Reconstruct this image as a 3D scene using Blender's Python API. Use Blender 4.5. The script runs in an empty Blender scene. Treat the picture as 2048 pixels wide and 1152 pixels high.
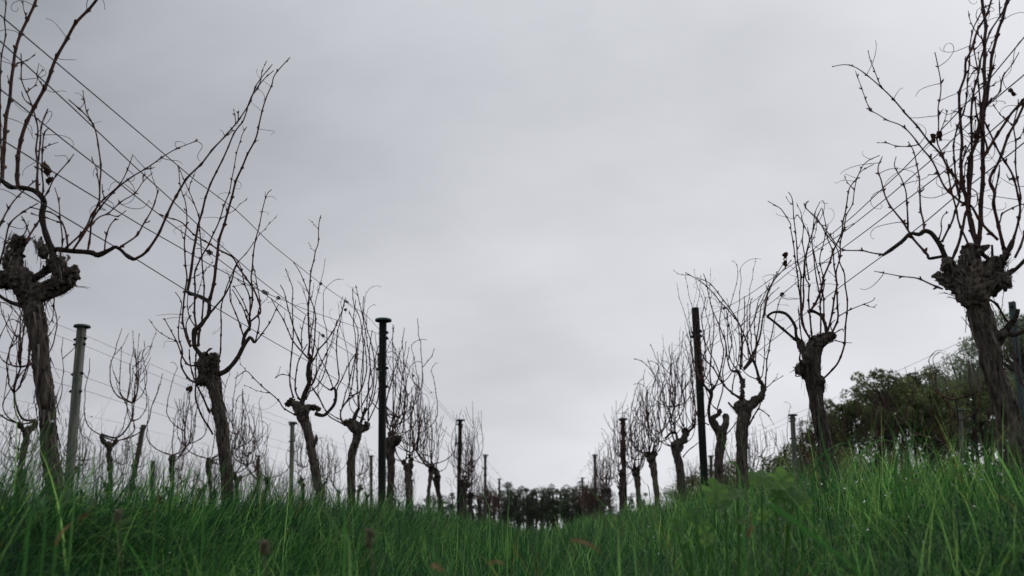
import bpy, math, random
import numpy as np
from mathutils import Vector, Matrix, noise

random.seed(7)
np.random.seed(7)
SC = bpy.context.scene
COL = SC.collection
R = math.radians
PI = math.pi

# ------------------------------------------------------------------ camera
F = 1991.0                                   # focal length in photo pixels (35 mm lens on 36 mm film, 2048 px wide)
PITCH = math.atan(474 / F)
YAW = math.atan((56 / F) * math.cos(PITCH))
cam_data = bpy.data.cameras.new('camera')
cam_data.lens = 35.0
cam_data.sensor_width = 36.0
cam_data.clip_start = 0.02
cam_data.clip_end = 3000
cam_data.dof.use_dof = True
cam_data.dof.focus_distance = 3.6
cam_data.dof.aperture_fstop = 5.6
cam = bpy.data.objects.new('camera', cam_data)
COL.objects.link(cam)
CAM_ROT = Matrix.Rotation(YAW, 3, 'Z') @ Matrix.Rotation(PI / 2 + PITCH, 3, 'X')
cam.matrix_world = CAM_ROT.to_4x4()
SC.camera = cam

# ------------------------------------------------------------------ sun and sky
SUN_AZ, SUN_EL = R(38), R(50)                # azimuth clockwise from the row direction (+Y)
SUN_DIR = Vector((math.sin(SUN_AZ) * math.cos(SUN_EL), math.cos(SUN_AZ) * math.cos(SUN_EL), math.sin(SUN_EL)))
sun_data = bpy.data.lights.new('sun', 'SUN')
sun_data.energy = 1.5
sun_data.angle = R(14)
sun_data.color = (1.0, 0.96, 0.9)
sun = bpy.data.objects.new('sun', sun_data)
COL.objects.link(sun)
sun.rotation_euler = (-SUN_DIR).to_track_quat('-Z', 'Y').to_euler()

world = bpy.data.worlds.new('World')
SC.world = world
world.use_nodes = True
wt = world.node_tree
for n in list(wt.nodes):
    wt.nodes.remove(n)
def wn(t, **k):
    n = wt.nodes.new(t)
    for a, b in k.items():
        setattr(n, a, b)
    return n
def wl(a, b):
    wt.links.new(a, b)
def wmath(op, a, b=None, c=None, clamp=False):
    n = wn('ShaderNodeMath', operation=op, use_clamp=clamp)
    for i, v in enumerate((a, b, c)):
        if v is None:
            continue
        if isinstance(v, (int, float)):
            n.inputs[i].default_value = v
        else:
            wl(v, n.inputs[i])
    return n.outputs[0]
tc = wn('ShaderNodeTexCoord')
nish = wn('ShaderNodeTexSky', sky_type='NISHITA', sun_disc=False)
nish.sun_elevation = SUN_EL
nish.sun_rotation = SUN_AZ
nish.air_density = 1.0
nish.dust_density = 2.0
sep = wn('ShaderNodeSeparateXYZ')
wl(tc.outputs['Generated'], sep.inputs[0])
# cloud deck seen on a flat layer above the ground
zz = wmath('ADD', wmath('MAXIMUM', sep.outputs[2], 0.0), 0.55)
comb = wn('ShaderNodeCombineXYZ')
wl(wmath('DIVIDE', sep.outputs[0], zz), comb.inputs[0])
wl(wmath('DIVIDE', sep.outputs[1], zz), comb.inputs[1])
rot = wn('ShaderNodeMapping')
rot.inputs['Rotation'].default_value = (0, 0, R(25))
rot.inputs['Scale'].default_value = (0.75, 1.15, 1)
rot.inputs['Location'].default_value = (0.7, 3.1, 0.0)
wl(comb.outputs[0], rot.inputs[0])
n1 = wn('ShaderNodeTexNoise')
n1.inputs['Scale'].default_value = 0.75
n1.inputs['Detail'].default_value = 5
n1.inputs['Roughness'].default_value = 0.48
n1.inputs['Distortion'].default_value = 0.3
wl(rot.outputs[0], n1.inputs['Vector'])
n2 = wn('ShaderNodeTexNoise')
n2.inputs['Scale'].default_value = 3.6
n2.inputs['Detail'].default_value = 6
n2.inputs['Roughness'].default_value = 0.5
wl(rot.outputs[0], n2.inputs['Vector'])
dot = wn('ShaderNodeVectorMath', operation='DOT_PRODUCT')
dot.inputs[1].default_value = SUN_DIR
wl(tc.outputs['Generated'], dot.inputs[0])
glow = wmath('POWER', wmath('MAXIMUM', dot.outputs['Value'], 0.0), 2.0)     # thin cloud in front of the sun
horiz = wmath('POWER', wmath('SUBTRACT', 1.0, wmath('MAXIMUM', sep.outputs[2], 0.0), clamp=True), 2.0)
val = wmath('ADD', 0.0, wmath('MULTIPLY', glow, 0.74))
val = wmath('ADD', val, wmath('MULTIPLY', horiz, 0.74))
val = wmath('ADD', val, wmath('MULTIPLY', wmath('SUBTRACT', n1.outputs['Fac'], 0.5), 0.44))
val = wmath('ADD', val, wmath('MULTIPLY', wmath('SUBTRACT', n2.outputs['Fac'], 0.5), 0.34))
val = wmath('SUBTRACT', wmath('MULTIPLY', val, 1.45), 0.355)
val = wmath('MINIMUM', wmath('MAXIMUM', val, 0.14), 1.0)
ramp = wn('ShaderNodeValToRGB')
ramp.color_ramp.elements[0].position = 0.15
ramp.color_ramp.elements[0].color = (0.17, 0.20, 0.215, 1)
ramp.color_ramp.elements[1].position = 1.0
ramp.color_ramp.elements[1].color = (0.82, 0.83, 0.875, 1)
e = ramp.color_ramp.elements.new(0.45)
e.color = (0.425, 0.437, 0.478, 1)
wl(val, ramp.inputs[0])
bg1 = wn('ShaderNodeBackground')
bg1.inputs[1].default_value = 0.08
wl(nish.outputs[0], bg1.inputs[0])
bg2 = wn('ShaderNodeBackground')
# an overcast sky is brighter overhead than near the horizon
wl(wmath('ADD', 0.97, wmath('MULTIPLY', wmath('POWER', wmath('MAXIMUM', sep.outputs[2], 0.0), 4.0), 1.9)), bg2.inputs[1])
wl(ramp.outputs[0], bg2.inputs[0])
mixw = wn('ShaderNodeMixShader')
mixw.inputs[0].default_value = 0.97          # a closed overcast
wl(bg1.outputs[0], mixw.inputs[1])
wl(bg2.outputs[0], mixw.inputs[2])
outw = wn('ShaderNodeOutputWorld')
wl(mixw.outputs[0], outw.inputs[0])

SC.view_settings.view_transform = 'Standard'
SC.view_settings.look = 'None'
SC.view_settings.gamma = 1.0
SC.view_settings.use_curve_mapping = False
SC.view_settings.exposure = 0.0
SC.cycles.max_bounces = 6
SC.cycles.transparent_max_bounces = 8

# ------------------------------------------------------------------ helpers
def tag(o, label=None, cat=None, group=None, kind=None):
    if label: o['label'] = label
    if cat: o['category'] = cat
    if group: o['group'] = group
    if kind: o['kind'] = kind
    return o

def link_mesh(name, me, mat, parent=None, smooth=True):
    if mat and not me.materials:
        me.materials.append(mat)
    if smooth and len(me.polygons):
        me.polygons.foreach_set('use_smooth', [True] * len(me.polygons))
    o = bpy.data.objects.new(name, me)
    COL.objects.link(o)
    if parent:
        o.parent = parent
    return o

def mesh_of(name, V, Fc):
    me = bpy.data.meshes.new(name)
    me.from_pydata([tuple(v) for v in V], [], Fc)
    return me

def empty(name, loc):
    o = bpy.data.objects.new(name, None)
    o.empty_display_size = 0.1
    COL.objects.link(o)
    o.location = loc
    return o

def ray(px, py):
    return CAM_ROT @ Vector(((px - 1024) / F, -(py - 576) / F, -1.0))

def W(px, py, d):
    """the point on the vertical plane d metres down the rows that the photo shows at px, py"""
    r = ray(px, py)
    return r * (d / r.y)

def WX(px, py, X):
    r = ray(px, py)
    return r * (X / r.x)

def catmull(P, step):
    """resample a polyline smoothly; returns points and the fractional index of each"""
    n = len(P)
    if n < 2:
        return [P[0]], [0.0]
    out, idx = [], []
    for i in range(n - 1):
        p0 = P[max(i - 1, 0)]; p1 = P[i]; p2 = P[i + 1]; p3 = P[min(i + 2, n - 1)]
        L = (p2 - p1).length
        k = max(1, int(math.ceil(L / step)))
        for j in range(k):
            t = j / k
            t2, t3 = t * t, t * t * t
            q = (p1 * 2 + (p2 - p0) * t + (p0 * 2 - p1 * 5 + p2 * 4 - p3) * t2 + (p1 * 3 - p0 - p2 * 3 + p3) * t3) * 0.5
            out.append(q); idx.append(i + t)
    out.append(P[-1].copy()); idx.append(n - 1)
    return out, idx

def lerp_list(A, x):
    i = int(min(max(x, 0), len(A) - 1))
    j = min(i + 1, len(A) - 1)
    f = x - i
    return A[i] * (1 - f) + A[j] * f

def tube(V, Fc, P, rad, sides=6, cap=True):
    """append a tube along P with the radii rad to the lists V, Fc"""
    n = len(P)
    if n < 2:
        return
    t = (P[1] - P[0])
    if t.length < 1e-9: t = Vector((0, 0, 1))
    t.normalize()
    up = Vector((0, 0, 1)) if abs(t.z) < 0.9 else Vector((1, 0, 0))
    u = t.cross(up).normalized()
    base = len(V)
    for i in range(n):
        if i == 0: tt = P[1] - P[0]
        elif i == n - 1: tt = P[-1] - P[-2]
        else: tt = P[i + 1] - P[i - 1]
        if tt.length < 1e-9: tt = t.copy()
        tt.normalize()
        u = (u - tt * u.dot(tt))
        if u.length < 1e-6: u = tt.orthogonal()
        u.normalize()
        w = tt.cross(u)
        t = tt
        r = rad[i]
        for k in range(sides):
            a = 2 * PI * k / sides
            V.append(P[i] + u * (math.cos(a) * r) + w * (math.sin(a) * r))
    for i in range(n - 1):
        for k in range(sides):
            k2 = (k + 1) % sides
            a = base + i * sides
            Fc.append((a + k, a + k2, a + sides + k2, a + sides + k))
    if cap:
        Fc.append(tuple(base + k for k in range(sides))[::-1])
        Fc.append(tuple(base + (n - 1) * sides + k for k in range(sides)))

def ball(V, Fc, c, r, seg=8, rings=6, sq=(1, 1, 1)):
    b = len(V)
    V.append(c + Vector((0, 0, r * sq[2])))
    for i in range(1, rings):
        th = PI * i / rings
        for k in range(seg):
            a = 2 * PI * k / seg
            V.append(c + Vector((math.sin(th) * math.cos(a) * r * sq[0], math.sin(th) * math.sin(a) * r * sq[1], math.cos(th) * r * sq[2])))
    V.append(c - Vector((0, 0, r * sq[2])))
    last = len(V) - 1
    for k in range(seg):
        k2 = (k + 1) % seg
        Fc.append((b, b + 1 + k, b + 1 + k2))
        for i in range(rings - 2):
            a = b + 1 + i * seg
            Fc.append((a + k, a + seg + k, a + seg + k2, a + k2))
        a = b + 1 + (rings - 2) * seg
        Fc.append((a + k, last, a + k2))

# ------------------------------------------------------------------ materials
def new_mat(name):
    m = bpy.data.materials.new(name)
    m.use_nodes = True
    nt = m.node_tree
    b = nt.nodes['Principled BSDF']
    return m, nt, b

def noise_mat(name, c1, c2, scale, rough=0.85, stretch=(1, 1, 1), bump=0.0, bscale=None, c3=None, spec=0.3, detail=5, per_obj=0.0):
    m, nt, b = new_mat(name)
    N = nt.nodes.new; L = nt.links.new
    tcn = N('ShaderNodeTexCoord'); mp = N('ShaderNodeMapping')
    mp.inputs['Scale'].default_value = stretch
    L(tcn.outputs['Object'], mp.inputs[0])
    nz = N('ShaderNodeTexNoise'); nz.inputs['Scale'].default_value = scale; nz.inputs['Detail'].default_value = detail
    nz.inputs['Roughness'].default_value = 0.65
    L(mp.outputs[0], nz.inputs['Vector'])
    rp = N('ShaderNodeValToRGB')
    rp.color_ramp.elements[0].position = 0.32; rp.color_ramp.elements[0].color = (*c1, 1)
    rp.color_ramp.elements[1].position = 0.68; rp.color_ramp.elements[1].color = (*c2, 1)
    L(nz.outputs['Fac'], rp.inputs[0])
    col = rp.outputs[0]
    if c3:
        n3 = N('ShaderNodeTexNoise'); n3.inputs['Scale'].default_value = scale * 0.35; n3.inputs['Detail'].default_value = 7
        n3.inputs['Roughness'].default_value = 0.75
        L(tcn.outputs['Object'], n3.inputs['Vector'])
        r3 = N('ShaderNodeMapRange'); r3.inputs[1].default_value = 0.55; r3.inputs[2].default_value = 0.66
        L(n3.outputs['Fac'], r3.inputs[0])
        mx = N('ShaderNodeMix'); mx.data_type = 'RGBA'
        L(r3.outputs[0], mx.inputs[0]); L(col, mx.inputs[6]); mx.inputs[7].default_value = (*c3, 1)
        col = mx.outputs[2]
    if per_obj:
        oi = N('ShaderNodeObjectInfo'); hs = N('ShaderNodeHueSaturation')
        mr = N('ShaderNodeMapRange'); mr.inputs[3].default_value = 1 - per_obj; mr.inputs[4].default_value = 1 + per_obj
        L(oi.outputs['Random'], mr.inputs[0]); L(mr.outputs[0], hs.inputs['Value']); L(col, hs.inputs['Color'])
        col = hs.outputs[0]
    L(col, b.inputs['Base Color'])
    b.inputs['Roughness'].default_value = rough
    b.inputs['Specular IOR Level'].default_value = spec
    if bump:
        nb = N('ShaderNodeTexNoise'); nb.inputs['Scale'].default_value = bscale or scale * 2; nb.inputs['Detail'].default_value = 6
        L(mp.outputs[0], nb.inputs['Vector'])
        bp = N('ShaderNodeBump'); bp.inputs['Strength'].default_value = bump; bp.inputs['Distance'].default_value = 0.004
        L(nb.outputs['Fac'], bp.inputs['Height']); L(bp.outputs[0], b.inputs['Normal'])
    return m

M = {}
M['bark'] = noise_mat('vine_bark', (0.010, 0.007, 0.005), (0.29, 0.225, 0.185), 95, 0.9, (1, 1, 0.16), 1.0, 140, c3=(0.03, 0.028, 0.02), per_obj=0.2)
M['strip'] = noise_mat('bark_strip', (0.05, 0.036, 0.03), (0.36, 0.285, 0.245), 60, 0.9, (1, 1, 0.2), 0.3)
M['arm'] = noise_mat('arm_wood', (0.025, 0.018, 0.015), (0.12, 0.09, 0.07), 110, 0.85, (1, 1, 1), 0.6, 150, per_obj=0.2)
M['cane'] = noise_mat('cane_wood', (0.034, 0.012, 0.009), (0.19, 0.070, 0.045), 45, 0.6, (1, 1, 1), 0.2, 200, per_obj=0.3, spec=0.4)
M['tendril'] = noise_mat('tendril_wood', (0.05, 0.028, 0.02), (0.11, 0.065, 0.045), 60, 0.7)
M['dryleaf'] = noise_mat('dry_leaf', (0.05, 0.022, 0.012), (0.15, 0.07, 0.035), 60, 0.8)
M['post'] = noise_mat('post_wood', (0.05, 0.055, 0.045), (0.27, 0.25, 0.20), 40, 0.9, (1, 1, 0.07), 0.8, 60, c3=(0.10, 0.13, 0.085), per_obj=0.15)
M['palepost'] = noise_mat('pale_post_wood', (0.10, 0.11, 0.09), (0.46, 0.43, 0.36), 40, 0.9, (1, 1, 0.07), 0.8, 60, c3=(0.16, 0.19, 0.13))
M['darkpost'] = noise_mat('dark_post_wood', (0.012, 0.014, 0.012), (0.055, 0.052, 0.044), 40, 0.8, (1, 1, 0.07), 0.8, 60, c3=(0.03, 0.04, 0.028))
M['cap'] = noise_mat('cap_metal', (0.07, 0.11, 0.10), (0.14, 0.19, 0.17), 25, 0.55, (1, 1, 1), 0.1)
M['clip'] = noise_mat('clip_plastic', (0.015, 0.016, 0.017), (0.03, 0.03, 0.03), 30, 0.5)
M['wire'] = noise_mat('wire_steel', (0.015, 0.015, 0.015), (0.05, 0.05, 0.05), 15, 0.5)
M['wire'].node_tree.nodes['Principled BSDF'].inputs['Metallic'].default_value = 0.2
M['steel'] = noise_mat('galvanised_steel', (0.09, 0.12, 0.12), (0.20, 0.24, 0.235), 30, 0.5, (1, 1, 0.2), 0.1)
M['soil'] = noise_mat('soil', (0.018, 0.02, 0.01), (0.05, 0.06, 0.025), 8, 0.95, (1, 1, 1), 0.6, 40)
M['treebark'] = noise_mat('tree_bark', (0.05, 0.045, 0.038), (0.16, 0.14, 0.12), 6, 0.9, (1, 1, 0.2), 0.3)

def leafy_mat(name, ramp_cols, trans=0.35, rough=0.4, spec=0.5, tint=True, trans_gain=1.6):
    """thin leaves: a per-blade tint attribute picks the colour, some light passes through"""
    m, nt, b = new_mat(name)
    N = nt.nodes.new; L = nt.links.new
    rp = N('ShaderNodeValToRGB')
    el = rp.color_ramp.elements
    el[0].position = ramp_cols[0][0]; el[0].color = (*ramp_cols[0][1], 1)
    el[1].position = ramp_cols[-1][0]; el[1].color = (*ramp_cols[-1][1], 1)
    for p, c in ramp_cols[1:-1]:
        x = el.new(p); x.color = (*c, 1)
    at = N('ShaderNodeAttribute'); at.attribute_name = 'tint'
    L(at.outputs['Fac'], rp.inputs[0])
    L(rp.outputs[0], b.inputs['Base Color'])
    b.inputs['Roughness'].default_value = rough
    b.inputs['Specular IOR Level'].default_value = spec
    tr = N('ShaderNodeBsdfTranslucent')
    mg = N('ShaderNodeMix'); mg.data_type = 'RGBA'; mg.blend_type = 'MULTIPLY'; mg.inputs[0].default_value = 1
    L(rp.outputs[0], mg.inputs[6]); mg.inputs[7].default_value = (trans_gain * .95, trans_gain * 1.15, trans_gain * 0.65, 1)
    L(mg.outputs[2], tr.inputs[0])
    mx = N('ShaderNodeMixShader'); mx.inputs[0].default_value = trans
    out = nt.nodes['Material Output']
    L(b.outputs[0], mx.inputs[1]); L(tr.outputs[0], mx.inputs[2]); L(mx.outputs[0], out.inputs[0])
    return m
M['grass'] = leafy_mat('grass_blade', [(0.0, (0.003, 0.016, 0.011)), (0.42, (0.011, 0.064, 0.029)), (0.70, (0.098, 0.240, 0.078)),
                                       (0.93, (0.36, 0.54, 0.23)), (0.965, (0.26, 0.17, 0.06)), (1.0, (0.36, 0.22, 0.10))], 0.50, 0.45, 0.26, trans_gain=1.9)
M['gum'] = leafy_mat('gum_leaf', [(0.0, (0.09, 0.11, 0.085)), (0.6, (0.16, 0.185, 0.14)), (1.0, (0.21, 0.23, 0.17))], 0.45, 0.5, 0.4, trans_gain=1.0)
M['darkleaf'] = leafy_mat('dark_leaf', [(0.0, (0.12, 0.135, 0.085)), (0.6, (0.27, 0.275, 0.165)), (1.0, (0.42, 0.37, 0.21))], 0.6, 0.5, 0.4, trans_gain=1.0)
M['paleleaf'] = leafy_mat('pale_leaf', [(0.0, (0.18, 0.21, 0.16)), (0.6, (0.34, 0.37, 0.28)), (1.0, (0.45, 0.46, 0.35))], 0.5, 0.5, 0.4, trans_gain=1.0)
M['mallow'] = leafy_mat('mallow_leaf', [(0.0, (0.12, 0.24, 0.08)), (1.0, (0.26, 0.40, 0.15))], 0.6, 0.5, 0.35)
M['deadgrass'] = noise_mat('dead_leaf_blade', (0.28, 0.13, 0.05), (0.62, 0.42, 0.20), 50, 0.7)
M['seed'] = noise_mat('seed_head', (0.16, 0.13, 0.08), (0.34, 0.29, 0.19), 80, 0.8)
m_, nt_, b_ = new_mat('dew')
b_.inputs['Base Color'].default_value = (0.95, 0.97, 1, 1); b_.inputs['Roughness'].default_value = 0.02
b_.inputs['IOR'].default_value = 1.33; b_.inputs['Transmission Weight'].default_value = 1.0
M['dew'] = m_

# ------------------------------------------------------------------ the ground
ROW = 2.36
def ground_z(x, y):
    """grassed valley between two low banks that carry the vine rows"""
    u = ((x / ROW + 0.5) % 1.0 + 1.0) % 1.0             # 0 / 1 on a bank, 0.5 mid-aisle ... rows stand at x = +-1.18
    dist = min(u, 1 - u) * ROW
    crest = math.exp(-(dist / (0.42 if x < 0 else 0.55)) ** 2)
    base = -0.300
    hgt = 0.225 if x < 0 else 0.255
    z = base + hgt * crest
    z += 0.05 * math.exp(-((y - 8.5) / 3.5) ** 2) + 0.02 * min(max((y - 2) / 6, 0), 1)
    z += 0.018 * noise.noise(Vector((x * 1.1, y * 0.8, 3.1)))
    if y > 36:
        z -= (y - 36) * 0.045 if y < 260 else 224 * 0.045
    return z

# ground sheet: fine near the camera, coarse to the horizon
def build_ground():
    xs = np.unique(np.concatenate([np.arange(-12, 12.01, 0.12), np.geomspace(12, 430, 22), -np.geomspace(12, 430, 22)]))
    ys = np.unique(np.concatenate([np.arange(-3, 30, 0.3), np.geomspace(30, 430, 34), -np.geomspace(3, 300, 12)]))
    V = [(x, y, ground_z(x, y)) for y in ys for x in xs]
    nx = len(xs)
    Fc = [(j * nx + i, j * nx + i + 1, (j + 1) * nx + i + 1, (j + 1) * nx + i) for j in range(len(ys) - 1) for i in range(nx - 1)]
    o = link_mesh('ground', mesh_of('ground', V, Fc), M['soil'])
    tag(o, 'sloping vineyard soil beneath the thick green grass', None, None, 'structure')
build_ground()

ORD = ['first', 'second', 'third', 'fourth', 'fifth', 'sixth', 'seventh', 'eighth', 'ninth', 'tenth', 'eleventh', 'twelfth', 'thirteenth',
       'fourteenth', 'fifteenth', 'sixteenth', 'seventeenth', 'eighteenth', 'nineteenth', 'twentieth', 'twenty-first', 'twenty-second', 'twenty-third']

# ------------------------------------------------------------------ posts
WIRE_H = (1.44, 1.40, 1.16, 1.02)
def post_meshes(r, cap_r, top, bottom, lean, seed):
    """shaft as a rounded post with one sawn flat side, a turned disc cap, clips and a loop of wire"""
    rnd = random.Random(seed)
    V, Fc = [], []
    n = 14
    sides = 18
    prof = []
    for k in range(sides):
        a = 2 * PI * k / sides
        x, y = math.cos(a) * r, math.sin(a) * r
        x = min(x, r * 0.62)                       # the sawn face
        prof.append((x, y))
    for i in range(n + 1):
        t = i / n
        z = bottom + (top - bottom) * t
        off = lean * z
        wob = Vector((noise.noise(Vector((seed, z * 1.3, 0))), noise.noise(Vector((seed, z * 1.3, 5))), 0)) * 0.003
        for (x, y) in prof:
            k = 1 + 0.02 * noise.noise(Vector((x * 60, y * 60, z * 4 + seed)))
            V.append(Vector((x * k, y * k, z)) + off + wob)
    for i in range(n):
        for k in range(sides):
            k2 = (k + 1) % sides
            Fc.append((i * sides + k, i * sides + k2, (i + 1) * sides + k2, (i + 1) * sides + k))
    c = len(V)
    for (x, y) in prof: V.append(Vector((x * .9, y * .9, top + 0.004)) + lean * top)
    for k in range(sides):
        k2 = (k + 1) % sides
        Fc.append((n * sides + k, n * sides + k2, c + k2, c + k))
    Fc.append(tuple(c + k for k in range(sides)))
    shaft = mesh_of('post_shaft', V, Fc)
    cap = None
    if cap_r:
        V, Fc = [], []
        prof = [(0.0, top - 0.004), (cap_r * .6, top - 0.004), (cap_r * .93, top - 0.012), (cap_r, top - 0.012), (cap_r * 1.01, top - 0.002), (cap_r * .95, top + 0.006),
                (cap_r * .7, top + 0.011), (cap_r * .35, top + 0.014), (0.0, top + 0.015)]
        s = 28
        for (pr, z) in prof:
            for k in range(s):
                a = 2 * PI * k / s
                V.append(Vector((math.cos(a) * max(pr, 1e-4), math.sin(a) * max(pr, 1e-4), z)) + lean * top)
        for i in range(len(prof) - 1):
            for k in range(s):
                k2 = (k + 1) % s
                Fc.append((i * s + k, i * s + k2, (i + 1) * s + k2, (i + 1) * s + k))
        cap = mesh_of('cap', V, Fc)
    return shaft, cap

def clip_mesh():
    V, Fc = [], []
    tube(V, Fc, [Vector((0, 0, -0.011)), Vector((0, 0, -0.004)), Vector((0, 0, 0.004)), Vector((0, 0, 0.011))], [0.007, 0.012, 0.012, 0.007], 8)
    tube(V, Fc, [Vector((-0.02, 0, 0)), Vector((0.016, 0, 0))], [0.0045, 0.0045], 6)
    tube(V, Fc, [Vector((0.0, -0.012, 0.005)), Vector((0.003, 0.014, -0.004))], [0.004, 0.004], 6)
    me = mesh_of('wire_clip', V, Fc)
    me.materials.append(M['clip'])
    return me
CLIP = clip_mesh()

POSTS = {}
def post(px, py, d, bx, by, r, cap_r, label, group, clips=True, name='vineyard_post', clip_heights=WIRE_H):
    top = W(px, py, d)
    low = W(bx, by, d)
    gz = ground_z(top.x, d)
    ax = (top - low); ax = ax / ax.z               # lean per metre of height
    foot = top - ax * (top.z - gz)
    foot.z = gz
    lean = Vector((ax.x, ax.y + random.uniform(-.01, .01), 0))
    root = empty(name, foot)
    H = top.z - gz
    sh, cp = post_meshes(r, cap_r, H, -0.3, lean, random.random() * 50)
    sides = Matrix.Rotation(random.uniform(-0.3, 0.3) + (0 if foot.x < 0 else 0.1), 4, 'Z')
    link_mesh('post_shaft', sh, M['darkpost' if px in (767, 1392, 921, 1246) else 'palepost' if px in (164, 585, 1585, 743, 1920) else 'post'], root, False)
    if cp: link_mesh('cap', cp, M['cap'], root)
    if clips:
        for h in clip_heights:
            z = h - gz
            if z > H - 0.01: continue
            for s in (-1, 1):
                if s < 0 and random.random() < 0.15: continue
                o = bpy.data.objects.new('wire_clip', CLIP)
                COL.objects.link(o); o.parent = root
                o.location = lean * z + Vector((s * (r * (0.62 if s > 0 else 1) + 0.006), random.uniform(-.006, .006), z + random.uniform(-.006, .006)))
                if s < 0: o.rotation_euler = (0, 0, PI)
            if h in clip_heights[::2] and d < 25:
                V, Fc = [], []
                P = [Vector((math.cos(a) * (r + .002) if math.cos(a) < .62 else r * .62 + .002, math.sin(a) * (r + .002), 0.008 * math.cos(a * 1.0 + 1))) + lean * z + Vector((0, 0, z))
                     for a in [2 * PI * k / 20 for k in range(21)]]
                tube(V, Fc, P, [0.0014] * 21, 4)
                link_mesh('wire_loop', mesh_of('wire_loop', V, Fc), M['wire'], root)
    tag(root, label, 'post', group)
    return root

G1 = 'wooden posts of the trellis'
LX, RX = -1.18, 1.18
post(767, 640, 7.5, 765, 1000, 0.034, 0.064, 'tallest round capped post, among the vines of the near left row', G1)
post(921, 840, 14.7, 918, 1010, 0.034, 0.066, 'second capped post of the near left row, with a cane arching over it', G1)
post(971, 910, 21.3, 971, 1020, 0.034, 0.066, 'third capped post of the near left row, against the twiggy end', G1)
post(999, 958, 28.8, 999, 1030, 0.034, 0.066, 'farthest capped post of the near left row, before the gum trees', G1)
post(1392, 616, 7.5, 1411, 970, 0.033, 0, 'tall dark square-topped post without a cap, near right row', G1)
post(1246, 838, 14.2, 1251, 1000, 0.034, 0.066, 'dark capped post rising from low twigs, second of the near right row', G1)
post(1190, 910, 21.4, 1192, 1020, 0.034, 0.066, 'third capped post of the near right row, above brown twigs', G1)
post(1165, 956, 28, 1166, 1030, 0.034, 0.066, 'farthest small post of the near right row, beside the gum trees', G1)
post(164, 652, 7.7, 140, 950, 0.040, 0.064, 'pale weathered capped post standing behind the leftmost trunk', G1)
post(585, 845, 14.2, 583, 960, 0.036, 0.066, 'weathered capped post in the second left row, just left of a pale leaning trunk', G1)
post(743, 912, 20.9, 743, 990, 0.036, 0.066, 'small capped post seen between two trunks of the near left row', G1)
post(287, 850, 14.7, 264, 970, 0.040, 0, 'dark post leaning to the right with a ragged top, third left row', G1)
post(518, 912, 20.9, 516, 975, 0.034, 0.06, 'thin short capped post in the third left row', G1)
post(307, 922, 19.0, 304, 985, 0.050, 0, 'stubby broken post stump low in the left grass', G1, clips=False)
post(824, 960, 27.5, 824, 1000, 0.034, 0.06, 'tiny capped post beside a trunk of the near left row', G1)
post(1585, 830, 13.96, 1591, 950, 0.038, 0.066, 'pale capped post in front of the dark tree grove', G1)
post(1422, 912, 20.6, 1423, 960, 0.036, 0.066, 'short capped post hidden between two right-hand trunks', G1)
post(1920, 820, 14.1, 1926, 940, 0.034, 0.064, 'thin capped post before the pale trees at right', G1)

def star_post():
    top = W(2025, 603, 7.45); low = W(2046, 830, 7.45)
    gz = ground_z(top.x, 7.45)
    ax = top - low; ax = ax / ax.z
    H = top.z - gz
    foot = Vector((top.x - ax.x * H, 7.45 - ax.y * H, gz))
    root = empty('steel_post', foot)
    lean = Vector((ax.x, ax.y, 0))
    V, Fc = [], []
    for a0 in (0.4, 0.4 + 2 * PI / 3, 0.4 + 4 * PI / 3):       # three fins
        d = Vector((math.cos(a0), math.sin(a0), 0)); nrm = Vector((-d.y, d.x, 0)) * 0.0022
        b = len(V)
        for z in (-0.3, H):
            for q in (nrm, d * 0.030 + nrm, d * 0.030 - nrm, -nrm):
                V.append(Vector((q.x, q.y, z)) + lean * z)
        for k in range(4):
            Fc.append((b + k, b + (k + 1) % 4, b + 4 + (k + 1) % 4, b + 4 + k))
        Fc.append((b + 4, b + 5, b + 6, b + 7))
    link_mesh('post_fin', mesh_of('post_fin', V, Fc), M['steel'], root, False)
    V, Fc = [], []
    z = 0.1
    while z < H - .02:                                          # punched holes read as dark studs
        c = lean * z + Vector((math.cos(0.4 + 4 * PI / 3) * .02, math.sin(.4 + 4 * PI / 3) * .02 , z))
        tube(V, Fc, [c + Vector((-.003, -.003, 0)), c + Vector((.003, .003, 0))], [.0045, .0045], 6)
        z += 0.05
    link_mesh('hole', mesh_of('hole', V, Fc), M['clip'], root).__setitem__('kind', 'stuff')
    for h in (1.6, 1.2):
        o = bpy.data.objects.new('wire_clip', CLIP); COL.objects.link(o); o.parent = root
        o.location = lean * (h - gz) + Vector((-.02, -.02, h - gz))
    tag(root, 'galvanised steel star post with punched holes behind the rightmost trunk', 'post')
star_post()

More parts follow.
